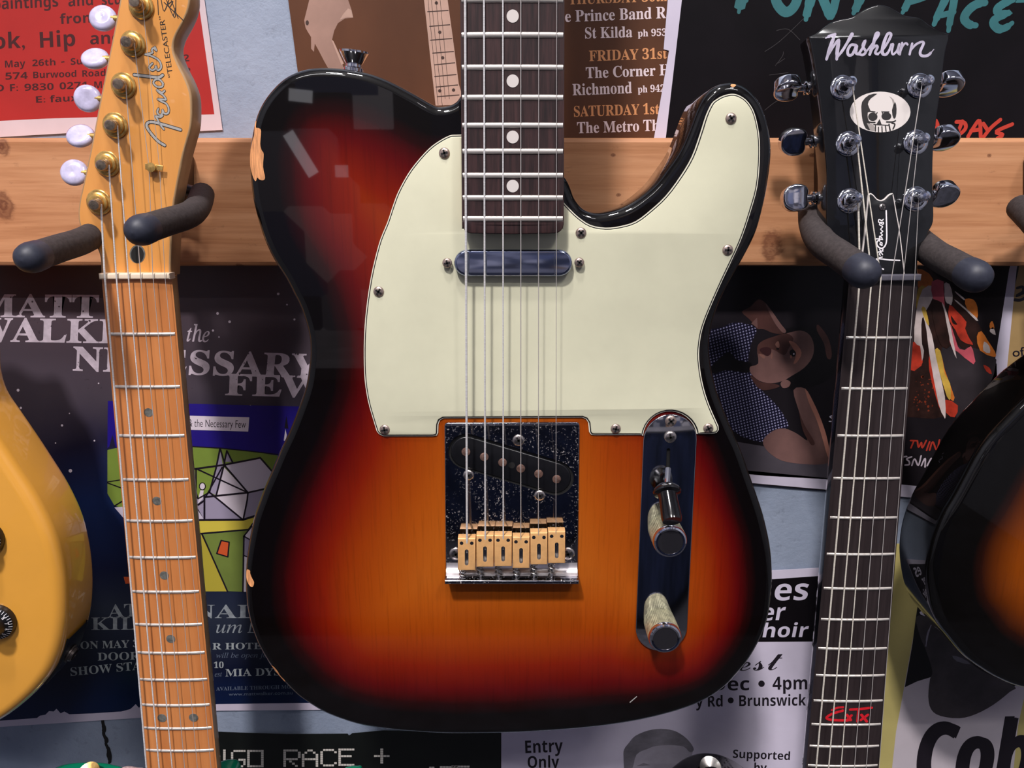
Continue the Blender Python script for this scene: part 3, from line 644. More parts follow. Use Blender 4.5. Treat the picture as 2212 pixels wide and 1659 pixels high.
P_fl = {'y': mat('yellow flame print', (196, 160, 70), .4, noise=.2, nscale=(60, 60, 60)), 'w': mat('pale flame print', (206, 190, 186), .4, noise=.14, nscale=(60, 60, 60)), 'p': mat('pink flame print', (190, 84, 96), .4, noise=.18, nscale=(60, 60, 60)), 'r': mat('red flame print', (186, 58, 40), .4, noise=.25, nscale=(80, 80, 80)), 'o': mat('orange flame print', (206, 116, 46), .4, noise=.2, nscale=(60, 60, 60)), 'b': mat('brown flame print', (40, 24, 21), .4, noise=.4, nscale=(90, 90, 90)), 'g': mat('dusk grey print', (52, 46, 50), .4, noise=.2, nscale=(40, 40, 40))}
for k, L_, q in [('b', [(560, 120), (900, 280), (1100, 420), (1300, 700), (1700, 1300), (1800, 1900), (1500, 2300), (200, 2400), (300, 1300)], 1), ('g', [(960, 1340), (1500, 1370), (1790, 1540), (1660, 2000), (1500, 2400), (1200, 2500), (1000, 1700)], 2), ('o', [(560, 150), (760, 220), (820, 380), (600, 460)], 2), ('y', [(590, 450), (700, 420), (690, 740), (600, 950), (560, 700)], 3), ('w', [(660, 460), (820, 410), (810, 600), (740, 740), (700, 860), (800, 1150), (850, 1420), (900, 1660), (1000, 2100), (1010, 2420), (980, 2400), (900, 2200), (760, 1440), (720, 1100), (670, 880), (640, 1000), (650, 1300), (680, 1400), (650, 1560), (620, 1330), (530, 1260), (560, 800)], 4), ('p', [(800, 340), (980, 340), (990, 600), (1000, 720), (1010, 900), (1100, 1020), (1200, 1340), (1290, 1400), (1400, 1330), (1450, 1480), (1440, 1610), (1200, 1420), (1100, 1340), (1020, 1050), (950, 660), (820, 610)], 5), ('w', [(980, 380), (1070, 380), (1120, 560), (1100, 700), (1060, 680), (1010, 640)], 5), ('w', [(960, 660), (1030, 820), (1080, 1000), (1120, 1200), (1180, 1520), (1100, 1330), (1010, 1000)], 6), ('r', [(1070, 700), (1170, 780), (1330, 960), (1310, 1060), (1380, 1220), (1430, 1310), (1250, 1250), (1160, 1080), (1060, 920)], 4), ('p', [(1180, 1390), (1340, 1400), (1450, 1480), (1440, 1610)], 6), ('y', [(640, 760), (700, 740), (760, 1000), (720, 980)], 5), ('b', [(800, 700), (950, 660), (1030, 1000), (1080, 1330), (960, 1340), (860, 1100)], 7), ('b', [(1090, 860), (1150, 940), (1190, 1000), (1120, 980)], 7), ('b', [(1190, 1230), (1280, 1260), (1330, 1360), (1250, 1360)], 7), ('r', [(510, 1270), (630, 1330), (660, 1580), (600, 1659), (480, 1700)], 3), ('o', [(1310, 610), (1440, 620), (1500, 740), (1490, 930), (1340, 760)], 3), ('w', [(1160, 640), (1190, 640), (1490, 900), (1480, 940), (1340, 800)], 4), ('w', [(1160, 490), (1300, 600), (1290, 625), (1180, 530)], 4), ('o', [(1490, 1180), (1560, 1100), (1660, 1250), (1770, 1420), (1760, 1500), (1540, 1400)], 4), ('w', [(1600, 1260), (1680, 1330), (1690, 1440), (1590, 1400)], 5), ('o', [(1690, 980), (1730, 950), (1760, 1060), (1690, 1060)], 4), ('w', [(1690, 1080), (1740, 1040), (1780, 1160), (1700, 1120)], 4), ('y', [(850, 1380), (930, 1400), (980, 1640), (1000, 1760), (1080, 1900), (1090, 2130), (1030, 2100), (900, 1660)], 5), ('r', [(760, 1480), (800, 1660), (900, 2000), (930, 2300), (860, 2100), (760, 1700)], 3), ('o', [(960, 1500), (1000, 1700), (1150, 2120), (1080, 2140), (1000, 1850)], 4), ('r', [(1010, 2150), (1200, 2240), (1150, 2420), (1020, 2350)], 3), ('r', [(1590, 1620), (1680, 1660), (1720, 1760), (1640, 1720)], 4)]:
    poly(i.mb, WALL, A(L_), i.L(q), P_fl[k], 2)
P_ember = mat('ember print', (112, 46, 28), .4, noise=.3, nscale=(90, 90, 90))
for k in range(50):
    x = rr.uniform(520, 1000); y = rr.uniform(1780, 2330); r_ = rr.uniform(6, 22)
    poly(i.mb, WALL, A([(x + r_ * rr.uniform(.4, 1.4) * math.cos(a), y + r_ * rr.uniform(.4, 1.4) * math.sin(a)) for a in np.linspace(0, 5.4, 6)]), i.L(2), P_ember)
i.done()
i = ink(dusk, 'brushed_lettering', d); A = lambda L: Z((1920, 880), 7.54, L)
for L_, mm in [([(355, 540), (455, 545)], 'r'), ([(410, 545), (385, 600), (360, 660)], 'r'), ([(465, 545), (485, 650), (530, 570), (545, 660), (610, 540)], 'r'), ([(665, 560), (635, 640), (615, 700)], 'r'), ([(665, 695), (715, 560), (780, 695), (825, 530)], 'r'), ([(850, 615), (825, 650)], 'r')]:
    stroke(i.mb, WALL, A(L_), 3.6, i.L(7), P_orred)
for L_ in [[(245, 805), (290, 800)], [(370, 805), (290, 840), (330, 880), (330, 930), (265, 940)], [(375, 945), (420, 840), (480, 945), (525, 790)], [(530, 950), (590, 830), (590, 970)], [(690, 830), (660, 880), (625, 950)]]:
    stroke(i.mb, WALL, A(L_), 3.4, i.L(7), P_lilac)
i.done()
# --- tan poster at the far edge
d = .0014
P_tanp = mat('tan print', (168, 138, 92), .4, noise=.08, nscale=(20, 20, 20))
tanp = poster([(2190, 520), (2700, 520), (2700, 960), (2120, 960), (2168, 820)], d, P_tanp, 'tan printed poster sticking out beside the white edge of the concert poster')
i = ink(tanp, 'lettering', d); txt(i.mb, WALL, 'of', 'sans', (2188, 771), (2214, 768), 19, i.L(2), P_line, .01); i.done(); i = ink(tanp, 'lettering', d); A = lambda L: Z((1900, 560), 7.09, L)
stroke(i.mb, WALL, A([(2110, 440), (2190, 425), (2200, 490), (2130, 540), (2100, 560), (2240, 500)]), 6, i.L(2), P_line); stroke(i.mb, WALL, A([(2070, 620), (2150, 625), (2240, 590)]), 7, i.L(2), P_line); i.done()
# --- choir poster
d = .0030
choir = poster([(1090, 1205), (1420, 1238), (1671, 1228), (1777, 1222), (1755, 1400), (1735, 1659), (1722, 1800), (1083, 1800), (1083, 1585)], d, P_white, 'white choir concert poster with a black heading band and a grey portrait')
P_grey1 = mat('mid grey print', (112, 108, 116), .45, noise=.22, nscale=(40, 26, 60)); P_grey2 = mat('pale grey print', (158, 152, 164), .45, noise=.12, nscale=(30, 30, 30)); P_type = mat('type black', (28, 22, 30), .45)
i = ink(choir, 'heading_band', d); poly(i.mb, WALL, [(1090, 1256), (1671, 1251), (1773, 1244), (1758, 1386), (1652, 1386.5), (1090, 1388)], i.L(1), P_blackp)
for s_, st, bl, br, h in [('es', 'bold', (1671, 1297), (1743, 1296), 36), ('er', 'bold', (1644, 1341), (1693, 1339), 28), ('choir', 'bold', (1620, 1377), (1743, 1376), 32)]:
    line(i, WALL, s_, st, bl, br, h, i.L(2), P_white, 0, 6)
i.done()
i = ink(choir, 'lettering', d)
for s_, st, bl, br, h, o in [('est', 'script', (1594, 1449), (1691, 1447), 34, 0), ('Dec', 'bold', (1540, 1492), (1619, 1491), 28, 0), ('4pm', 'bold', (1669, 1490), (1744, 1489), 28, 0), ('y Rd', 'bold', (1503, 1527), (1561, 1526), 25, 0), ('Brunswick', 'bold', (1597, 1525.5), (1741, 1524), 25, 0), ('Entry', 'bold', (1135, 1627), (1216, 1624), 27, 0), ('Only', 'bold', (1140, 1659), (1208, 1658), 27, 0), ('Supported', 'bold', (1583, 1637), (1706, 1642), 19, 0), ('by', 'bold', (1629, 1667), (1656, 1668), 20, 0)]:
    line(i, WALL, s_, st, bl, br, h, i.L(1), P_type, o)
for c_, r_ in [((1645, 1477), 7), ((1578.5, 1513), 6.5)]: i.mb = MB(); poly(i.mb, WALL, circle(c_, r_, 14), i.L(1), P_type); i.name = 'bullet_point'; i.done()

i = ink(choir, 'portrait', d); A = lambda L: Z((1080, 1559), 3.253, L)
poly(i.mb, WALL, A([(868, 250), (872, 195), (905, 150), (950, 100), (1040, 62), (1130, 50), (1220, 62), (1290, 100), (1340, 150), (1362, 195), (1350, 230), (1330, 420), (1300, 600), (950, 600), (880, 400)]), i.L(1), P_grey2, 3)
poly(i.mb, WALL, A([(868, 250), (872, 195), (905, 150), (950, 100), (1040, 62), (1130, 50), (1220, 62), (1290, 100), (1340, 150), (1362, 195), (1335, 215), (1290, 175), (1200, 165), (1100, 170), (1040, 190), (960, 230), (930, 330), (880, 350)]), i.L(2), P_grey1, 3)
poly(i.mb, WALL, A([(960, 310), (1010, 290), (1060, 305), (1000, 312)]), i.L(2), P_grey1); i.done()
# --- dot-matrix lettered black poster
d = .0022
dot = poster([(380, 1574), (475, 1577), (560, 1580), (620, 1582), (752, 1581), (755, 1585), (762, 1580), (830, 1574), (1083, 1580), (1083, 1800), (380, 1800)], d, mat('black green print', (14, 17, 15), .35, noise=.3, nscale=(30, 30, 30)), 'black poster with pale dot-matrix capitals along the bottom')
P_led = mat('pale dot ink', (206, 200, 192), .4)
FONT = {'R': '111110 100001 100001 100001 111110 101000 100100 100010', 'A': '001100 010010 100001 100001 111111 100001 100001 100001', 'C': '011110 100001 100000 100000 100000 100000 100001 011110', 'E': '111111 100000 100000 111110 100000 100000 100000 111111', 'U': '100001 100001 100001 100001 100001 100001 100001 011110', 'G': '011111 100000 100000 100000 100111 100001 100001 011110', 'O': '111111 100001 100001 100001 100001 100001 100001 111111', '+': '000000 001000 001000 001000 111110 001000 001000 001000'}
i = ink(dot, 'lettering', d)
for ch, x0, y0, wd, hh in [('U', 452, 1619, 36, 38), ('G', 499, 1620, 32, 38), ('O', 534, 1620, 36, 38), ('R', 612, 1619, 38, 38), ('A', 652, 1619, 36, 38), ('C', 692, 1618, 36, 38), ('E', 731, 1617, 35, 38), ('+', 808, 1612, 41, 38), ('R', 880, 1660, 38, 38), ('A', 915, 1656, 36, 38), ('E', 950, 1655, 40, 38), ('E', 975, 1654, 40, 38)]:
    if (ch, x0) in (('R', 612), ('+', 808), ('R', 880)): i.done(); i = ink(dot, 'lettering', d)
    for r_, row in enumerate(FONT[ch].split()):
        for c_, v in enumerate(row):
            if v == '1':
                x = x0 + c_ * wd / 6; y = y0 + r_ * hh / 8
                poly(i.mb, WALL, [(x, y), (x + wd / 6 * .9, y), (x + wd / 6 * .9, y + hh / 8 * .88), (x, y + hh / 8 * .88)], i.L(1), P_led)
i.done()
# --- yellow sheet with black and white picture
d = .0015
P_yellow = paper('yellow paper', (192, 178, 112), .5)
yel = poster([(1880, 1172), (2700, 1184), (2700, 1800), (1840, 1800)], d, P_yellow, 'pale yellow poster with a black and white picture and heavy black capitals')
i = ink(yel, 'picture', d); A = lambda L: Z((1652, 1239), 3.95, L)
poly(i.mb, WALL, A([(1320, 250), (2250, 250), (2215, 1050), (2160, 1300), (2100, 1900), (1060, 1900), (1120, 1350)]), i.L(1), paper('greyish white paper', (200, 190, 196)))
poly(i.mb, WALL, A([(1310, 240), (2250, 240), (2220, 900), (2130, 960), (1700, 860), (1430, 880), (1300, 920), (1195, 970), (1260, 600), (1290, 370)]), i.L(2), P_hair)
poly(i.mb, WALL, A([(1290, 370), (1400, 380), (1500, 470), (1700, 700), (1850, 830), (2130, 960), (2090, 1010), (1950, 1120), (1800, 1200), (1660, 1235), (1500, 1215), (1420, 1160), (1395, 1050), (1410, 900), (1430, 830), (1370, 640), (1330, 550)]), i.L(3), mat('dark face print', (64, 58, 60), .45, noise=.3, nscale=(30, 30, 30)), 3)
poly(i.mb, WALL, A([(1320, 330), (1350, 310), (1385, 370), (1330, 350)]), i.L(4), P_white); stroke(i.mb, WALL, A([(1420, 440), (1390, 520), (1375, 620)]), [2, 4, 2], i.L(4), P_grey2); poly(i.mb, WALL, A([(1600, 700), (1680, 720), (1760, 775), (1640, 750)]), i.L(4), P_grey1, 2)
i.done()
i = ink(yel, 'lettering', d); txt(i.mb, WALL, 'Cob', 'bold', (1972, 1702), (2216, 1696), 150, i.L(4), P_type, 0, 24); txt(i.mb, WALL, 'Cob', 'bold', (1982, 1702), (2224, 1696), 146, i.L(5), P_type, 0, 24); txt(i.mb, WALL, 'Cob', 'bold', (1977, 1705), (2220, 1699), 150, i.L(6), P_type, 0, 24); i.done()
# ------------------------------------------------------------------ shared guitar pieces
def screw(name, fr, pxy, d, r, parent, m=None, a=.4):
    mb = MB(); c2 = fr.px(*pxy, d); c = fr.to3(*c2, d); ax = -fr.N
    mb.lathe(c, ax, [(r, -.0006), (r, .0001), (r * .93, .0005), (r * .7, .0009), (r * .35, .0011), (0, .00115)], m or M_screw, 20)
    for k in (0, 1):
        t = a + k * math.pi / 2; w, l = r * .16, r * .62
        u = (math.cos(t), math.sin(t)); v = (-u[1], u[0])
        P = [(c2[0] + u[0] * s1 * l + v[0] * s2 * w, c2[1] + u[1] * s1 * l + v[1] * s2 * w) for s1, s2 in ((1, 1), (-1, 1), (-1, -1), (1, -1))]
        mb.solid(fr, P, d - .00128, d - .0009, M_dark)
    return mb.build(name, parent)
def neck_edges(fr, Lt, Rt, Lb, Rb):
    a, b, c, e = fr.px(*Lt), fr.px(*Rt), fr.px(*Lb), fr.px(*Rb)
    def at(v):
        tl = (v - a[1]) / (c[1] - a[1]); tr = (v - b[1]) / (e[1] - b[1])
        return a[0] + (c[0] - a[0]) * tl, b[0] + (e[0] - b[0]) * tr
    return at
def make_neck(name, fr, at, vt, vb, crown, side, thick, mf, ms, parent, stations=8):
    mb = MB(); rings = []; nF = 9
    for i in range(stations + 1):
        v = vt + (vb - vt) * i / stations; l, r = at(v); w = (r - l) / 2; c = (l + r) / 2
        F_ = [fr.to3(c + w * s, v, crown * s * s) for s in np.linspace(-1, 1, nF)]
        B_ = [fr.to3(c + w * .995 * math.cos(t), v, side + (thick - side) * math.sin(t)) for t in np.linspace(0, math.pi, 11)]
        rings.append((F_, B_))
    mb.loft([[*f] for f, b_ in rings], mf, False); mb.loft([[f[-1]] + b_ + [f[0]] for f, b_ in rings], ms, False)
    for k in (0, -1): mb.add(rings[k][0] + rings[k][1], [list(range(nF + 11))], mf)
    return mb.build(name, parent, 35)
def make_fret(fr, at, v, crown, parent, over=.0002, w=.0012, h=.0011, m=None):
    mb = MB(); l, r = at(v); c = (l + r) / 2; hw = (r - l) / 2 - over; rings = []
    for s in np.linspace(-1, 1, 9):
        e = .55 if abs(s) > .99 else 1.0
        rings.append([fr.to3(c + hw * s, v + w * math.cos(t), crown * s * s - h * e * math.sin(t) + .0002) for t in np.linspace(0, math.pi, 8)])
    mb.loft(rings, m or M_fret, True, True, True)
    return mb.build('fret', parent, 60)
def make_string(path, r, m, parent):
    mb = MB(); mb.tube(path, r, m, 8); return mb.build('string', parent, 60)
def fretpos(n, S_): return S_ * (1 - 2 ** (-n / 12))
def disc(name, fr, pxy, rpx, d, m, parent):
    mb = MB(); c = fr.px(*pxy, d); r = rpx * fr.mpp(*pxy)
    mb.solid(fr, circle(c, r, 24), d - .0002, d + .0003, m); return mb.build(name, parent)
def burst_body(name, fr, loop, thick, r, m, parent, rb=.004, steps=5, zlo=0, zhi=0):
    """body with rounded edges; the finish fades with the distance to the outline"""
    L = ccw(loop); mb = MB(); att = []
    prof = []
    for i in range(steps + 1):
        a = math.pi / 2 * (1 - i / steps); prof.append((r * (1 - math.cos(a)), r * (1 - math.sin(a))))
    prof += [(0, thick - rb)] + [(rb * (1 - math.cos(a)), thick - rb * (1 - math.sin(a))) for a in np.linspace(0, math.pi / 2, 4)[1:]]
    rings = [[fr.to3(u, v, d) for u, v in (inset(L, ins) if ins > 1e-7 else L)] for ins, d in prof]
    mb.loft(rings, m); att += [0.0] * len(mb.v)
    mb.flat(fr, inset(L, prof[-1][0]), thick, m); att += [0.0] * (len(mb.v) - len(att))
    Li = inset(L, prof[0][0]); A = np.array(Li); step = .0035
    gx = np.arange(A[:, 0].min(), A[:, 0].max(), step); gy = np.arange(A[:, 1].min(), A[:, 1].max(), step)
    Q = np.array([(x + (step / 2 if k % 2 else 0), y) for k, y in enumerate(gy) for x in gx])
    Q = Q[inside(Li, Q)]; Q = Q[dist_to(Li, Q) > step * .6]
    V2 = [Vector(p) for p in Li] + [Vector((float(x), float(y))) for x, y in Q]
    ov, oe, of, *_ = delaunay_2d_cdt(V2, [], [list(range(len(Li)))], 1, 1e-7)
    P2 = np.array([(v.x, v.y) for v in ov]); D = dist_to(L, P2)
    mb.add([fr.to3(v.x, v.y, 0) for v in ov], [list(f) for f in of], m); att += list(D + (.125 * (1 - np.exp(-D / .105)) - D) * np.clip((P2[:, 1] - zlo) / (zhi - zlo), 0, 1) + D * .55 * np.clip((P2[:, 0] - .06) / .06, 0, 1) * np.clip((zlo - P2[:, 1]) / .03, 0, 1) if zhi else D)  # lower right fades sooner: a brown reflection painted into the finish
    mb.attr['burst'] = att
    return mb.build(name, parent, 30)
def conform_patch(name, fr, loop2, L, r, m, parent, lift=.00025):
    """a patch lying on the rounded edge of a body"""
    P = ccw(loop2); A = np.array(P); step = .0016
    gx = np.arange(A[:, 0].min(), A[:, 0].max(), step); gy = np.arange(A[:, 1].min(), A[:, 1].max(), step)
    Q = np.array([(x, y) for y in gy for x in gx]); Q = Q[inside(P, Q)]
    V2 = [Vector(p) for p in P] + [Vector((float(x), float(y))) for x, y in Q]
    ov, oe, of, *_ = delaunay_2d_cdt(V2, [], [list(range(len(P)))], 1, 1e-7)
    P2 = [(v.x, v.y) for v in ov]; D = dist_to(L, P2); ins = inside(L, np.array(P2)); mb = MB(); V = []
    for p, d, s in zip(P2, D, ins):
        d = max(d if s else 0.0, .0001); y = 0 if d >= r else r - math.sqrt(max(r * r - (r - d) ** 2, 0))
        V.append(fr.to3(p[0], p[1], y - lift))
    mb.add(V, [list(f) for f in of], m); return mb.build(name, parent, 60)

# ------------------------------------------------------------------ hangers
def hanger(label, tips, bends, ytip, ybend, blockpx, rpx=33):
    """a padded yoke: two foam arms with rubber ends, bent up behind the headstock to a block on the rail"""
    (bx0, bx1, by0, by1) = blockpx
    base = RAIL.p3((bx0 + bx1) / 2, (by0 + by1) / 2)
    t = empty('guitar_hanger', base, label, 'guitar hanger', 'padded yoke hangers along the pine rail')
    mb = MB(); L = RAIL.pts([(bx0, by0 + 18), (bx0 + 8, by0), (bx1 - 8, by0), (bx1, by0 + 18), (bx1, by1 - 14), (bx1 - 10, by1), (bx0 + 10, by1), (bx0, by1 - 14)])
    mb.solid(RAIL, L, -.018, 0, M_brownwood, .003); mb.build('mount_block', t)
    FT, FB = Frame(ytip), Frame(ybend); hub = base + Vector((0, -.02, 0)); arms = []
    for (tp, bp) in zip(tips, bends):
        a = FT.p3(*tp); b_ = FB.p3(*bp); r = rpx * FT.mpp(*tp)
        k = hub + Vector(((b_.x - hub.x) * .72, -.012, (b_.z - hub.z) * .45))
        dirn = (b_ - a).normalized()
        path = smooth([tuple(a), tuple(a + (b_ - a) * .5), tuple(b_), tuple(b_ + dirn * .006 + (k - b_) * .35), tuple(k)], 6, False)
        mb = MB(); mb.tube(path, r * .96, M_foam, 20); mb.build('foam_sleeve', t, 50)
        mb = MB(); n = -dirn
        mb.lathe(a - n * .004, n, [(r * 1.0, -.004), (r * 1.03, .002), (r * 1.0, .0045), (r * .9, .0075), (r * .66, .0102), (r * .34, .0117), (0, .0121)], M_rubber, 28); mb.build('end_cap', t, 60)
        arms.append(k)
    mb = MB(); mb.tube([arms[0], hub + Vector((0, -.006, 0)), arms[1]], .0042, M_black, 12); mb.tube([hub + Vector((0, -.006, 0)), base + Vector((0, -.016, 0))], .0048, M_black, 12); mb.build('yoke', t, 50)
    return t
hanger('padded black yoke hanger holding the maple headstock with pearl buttons', [(303, 498), (66, 557)], [(408, 464), (183, 518)], .408, .463, (300, 421, 325, 452))
hanger('padded black yoke hanger holding the black headstock with the skull oval', [(1868, 590), (2108, 598)], [(1776, 524), (2018, 548)], .425, .468, (1757, 1880, 300, 480), 35)
hanger('padded black yoke hanger half hidden at the rail end by the dark orange sunburst guitar', [(2290, 556), (2500, 600)], [(2262, 510), (2420, 540)], .44, .47, (2208, 2330, 330, 480), 34)

# ------------------------------------------------------------------ the sunburst guitar in the middle
YBD = .420; BD = Frame(YBD); FBC = Frame(.408)
G1 = empty('electric_guitar', BD.p3(1106, 1000), 'three tone sunburst electric guitar with a mint cream pickguard and chipped black edges', 'electric guitar')
OUT = [(1020, 262), (1012, 216), (1002, 204), (995, 207), (986, 219), (971, 227), (950, 230), (935, 226), (900, 206), (869, 189), (836, 172.5), (798.5, 158.5), (760, 150.6), (722, 146.3), (684, 146), (651, 152), (621, 164.6), (596, 185), (573, 213), (558, 240.5), (548, 273), (540.5, 316), (539, 354), (544, 415), (553, 460), (570, 515), (591, 560), (617, 601), (633, 632), (647.6, 661), (659, 694), (667, 727), (669, 757), (667, 788), (660.6, 831), (645, 878), (626, 927), (606, 970), (588, 1013), (572, 1050), (561, 1080), (549, 1115), (539, 1161), (532, 1210), (530, 1254), (532, 1297), (536, 1325), (543.5, 1355), (559, 1394), (582, 1433), (606, 1463), (640, 1498), (669, 1519), (708, 1541), (771, 1563), (834, 1574), (910, 1581), (986, 1584), (1100, 1582.5), (1163, 1579.5), (1252, 1573), (1328, 1564), (1404, 1550), (1480, 1529), (1530, 1507), (1568, 1480), (1594, 1452), (1619, 1421), (1644, 1376), (1659, 1334), (1666, 1290), (1668.5, 1240), (1665, 1187), (1657, 1144), (1645, 1098), (1618, 1020), (1602, 975), (1577, 916), (1552, 853), (1538, 802), (1533, 760), (1534, 725), (1541, 690), (1555, 650), (1580, 602), (1606, 556), (1629, 511), (1643, 469), (1656, 410), (1664, 356), (1665.5, 315), (1660, 271.5), (1649, 237), (1634, 211), (1612, 190), (1586, 179), (1564, 179), (1543, 187), (1526, 201), (1512, 221), (1499.5, 249), (1484, 290), (1467, 327), (1443, 362), (1417, 396), (1384, 425), (1352, 445), (1319, 456), (1287, 460), (1261, 452), (1243, 432), (1232.5, 406), (1224, 389), (1217, 380), (1207, 371), (1190, 362), (1100, 330)]
RB = .0048
BL = ccw(BD.pts(smooth(OUT, 4), .003))
body = burst_body('body', BD, BL, .045, RB, M_burst, G1, zlo=BD.px(900, 850)[1], zhi=BD.px(900, 330)[1])
# bare wood chips along the edge
for P_, sm in [(Z((520, 120), 5.821, [(168, 830), (178, 820), (196, 828), (196, 905), (235, 915), (265, 950), (255, 1110), (272, 1190), (298, 1240), (290, 1400), (315, 1540), (280, 1570), (238, 1555), (220, 1535), (198, 1580), (165, 1540), (112, 1390), (106, 1250), (125, 1150), (150, 1060), (172, 990)]), 3),
               (Z((380, 1080), 6.9125, [(1050, 1060), (1080, 1030), (1118, 1045), (1120, 1085), (1150, 1160), (1178, 1215), (1160, 1280), (1120, 1275), (1075, 1220), (1046, 1150)]), 3),
               (Z((380, 1320), 6.9125, [(1425, 812), (1470, 820), (1530, 890), (1560, 950), (1635, 1025), (1615, 1052), (1560, 1010), (1500, 920)]), 3),
               (Z((1200, 150), 4.608, [(1740, 165), (1755, 145), (1800, 150), (1790, 165), (1762, 178)]), 2)]:
    conform_patch('bare_wood_chip', BD, BD.pts(smooth(P_, sm), .001), BL, RB, M_bare, body)
mb = MB(); stroke(mb, BD, [(1361, 1517), (1375, 1505)], 2.2, -.00025, M_silverdecal); mb.build('scratch', body, None)
# strap button on the upper shoulder
mb = MB(); q = BD.p3(764, 152, .022); ax = (BD.p3(772, 118, .022) - q).normalized()
ax = Vector((.10, -.05, 1)).normalized()
mb.lathe(q - ax * .003, ax, [(.0054, 0), (.0054, .004), (.0044, .0048), (.0042, .006), (.0050, .0068), (.0080, .0118), (.0080, .0128), (.005, .0134), (0, .0134)], M_chrome, 28); mb.build('strap_button', G1, 30)
# neck
atC = neck_edges(FBC, (994, 0), (1219.5, 0), (998, 492), (1218, 492))
vN = .45826; vE = FBC.px(1106, 502)[1]
neckC = make_neck('neck', FBC, atC, vN, vE + .004, .0006, .0058, .021, M_rose, M_mapleside, G1)
mb = MB(); l, r = atC(vE); k = .005
mb.solid(FBC, [(l, vE + .006)] + circle((l + k, vE + k - .0006), k, 5, math.pi, 1.5 * math.pi) + [((l + r) / 2, vE - .001)] + circle((r - k, vE + k - .0006), k, 5, 1.5 * math.pi, 2 * math.pi) + [(r, vE + .006)], .0004, .0058, M_rose, .0006); mb.build('fretboard_end', neckC)
for n in range(1, 23): make_fret(FBC, atC, vN - fretpos(n, .648), .0006, neckC, .0006, .00145)
for y in (35, 175, 296, 402): disc('inlay_dot', FBC, (1107.5, y), 13.2, 0, M_dotw, neckC)
hs = MB(); cx_ = sum(atC(vN)) / 2
hs.solid(FBC, smooth([(cx_ - .021, vN - .002), (cx_ - .024, vN + .02), (cx_ - .036, vN + .05), (cx_ - .03, vN + .15), (cx_ - .012, vN + .2), (cx_ + .02, vN + .19), (cx_ + .03, vN + .16), (cx_ + .022, vN + .1), (cx_ + .024, vN + .05), (cx_ + .021, vN + .01), (cx_ + .021, vN - .002)], 4), .006, .021, M_maplehead, .001); hs.build('headstock', G1)
mb = MB(); l, r = atC(vN); mb.solid(FBC, [(l, vN - .002), (r, vN - .002), (r, vN + .003), (l, vN + .003)], -.003, .006, M_bone, .0008); mb.build('nut', G1)
# pickguard: three plies
PG = [(1003, 290), (985, 290.5), (971, 292), (948, 304), (925, 321.5), (900, 349), (879.5, 377), (859, 415), (847, 447), (836, 480), (820.5, 518), (808, 563.5), (798, 612), (790, 670), (786, 720.5), (785, 771), (787, 822), (794, 867), (803, 900)]
PG2 = [(1512.5, 291), (1495, 339), (1471, 380), (1439, 423), (1406, 454), (1374, 478), (1341, 488.5), (1308.5, 492), (1276, 486), (1250, 469), (1230, 450), (1219, 438)]
PGR = [(1553, 921), (1534, 878), (1521.5, 840), (1514, 802), (1511, 764), (1515, 726), (1524, 694), (1542, 650), (1564.5, 600), (1589, 548), (1606, 508), (1624, 453), (1637, 405), (1642.5, 350), (1642.5, 302), (1637, 265), (1628, 236), (1613, 215), (1595, 204), (1580, 202), (1563, 206), (1550, 213), (1538.5, 223), (1525.5, 250)]
pgl = smooth(PG, 3, False) + [(809, 920), (813, 933), (818, 939), (828, 943.5), (935, 943.5), (943, 942), (946, 936), (946.5, 918), (950, 909), (958, 904.5), (1258, 903), (1266, 906), (1271, 914), (1273, 934), (1277, 940), (1285, 941), (1386, 940.5)]
pgl += circle((1448, 948), 58.6, 16, math.pi * 1.03, 1.95 * math.pi) + [(1508, 938.5), (1540, 938), (1549, 936), (1553.5, 930)] + smooth(PGR + PG2, 3, False) + [(1211, 440), (1211, 490), (1003, 490)]
PD = -.0018
PL2 = ccw(BD.pts(pgl, PD)); 
mb = MB(); mb.solid(BD, PL2, PD + .0011, .0001, M_creamedge, 0); mb.solid(BD, inset(PL2, .0006), PD + .0007, PD + .0011, M_black, 0); mb.solid(BD, inset(PL2, .0011), PD, PD + .0007, M_cream, .0005, 2, 0)
pg = mb.build('pickguard', G1, 25)
for k, p in enumerate([(960, 331), (818, 630), (831, 928), (1255, 503), (1572, 540), (1579, 256), (1330, 926), (1530, 925)]): screw('screw', BD, p, PD, .0030, pg, a=.3 + k * .7)
# neck pickup
mb = MB(); d = -.0072
L = ccw(BD.pts([(1009, 568.5), (1208, 568.5)], d)); rr_ = 28.5 * BD.mpp(1106, 568) * (1 + d / YBD)
mb.solid(BD, stadium(L[0], L[1], rr_), d, PD, mat('pickup cover chrome', (170, 178, 205), .1, 1.0, noise=.08, nscale=(60, 60, 60)), .0016, 5, 0); npk = mb.build('neck_pickup', G1, 30)
for p, a in (((966, 568), .2), ((1251.5, 567), .9)): screw('screw', BD, p, PD - .0022, .0027, npk, a=a)
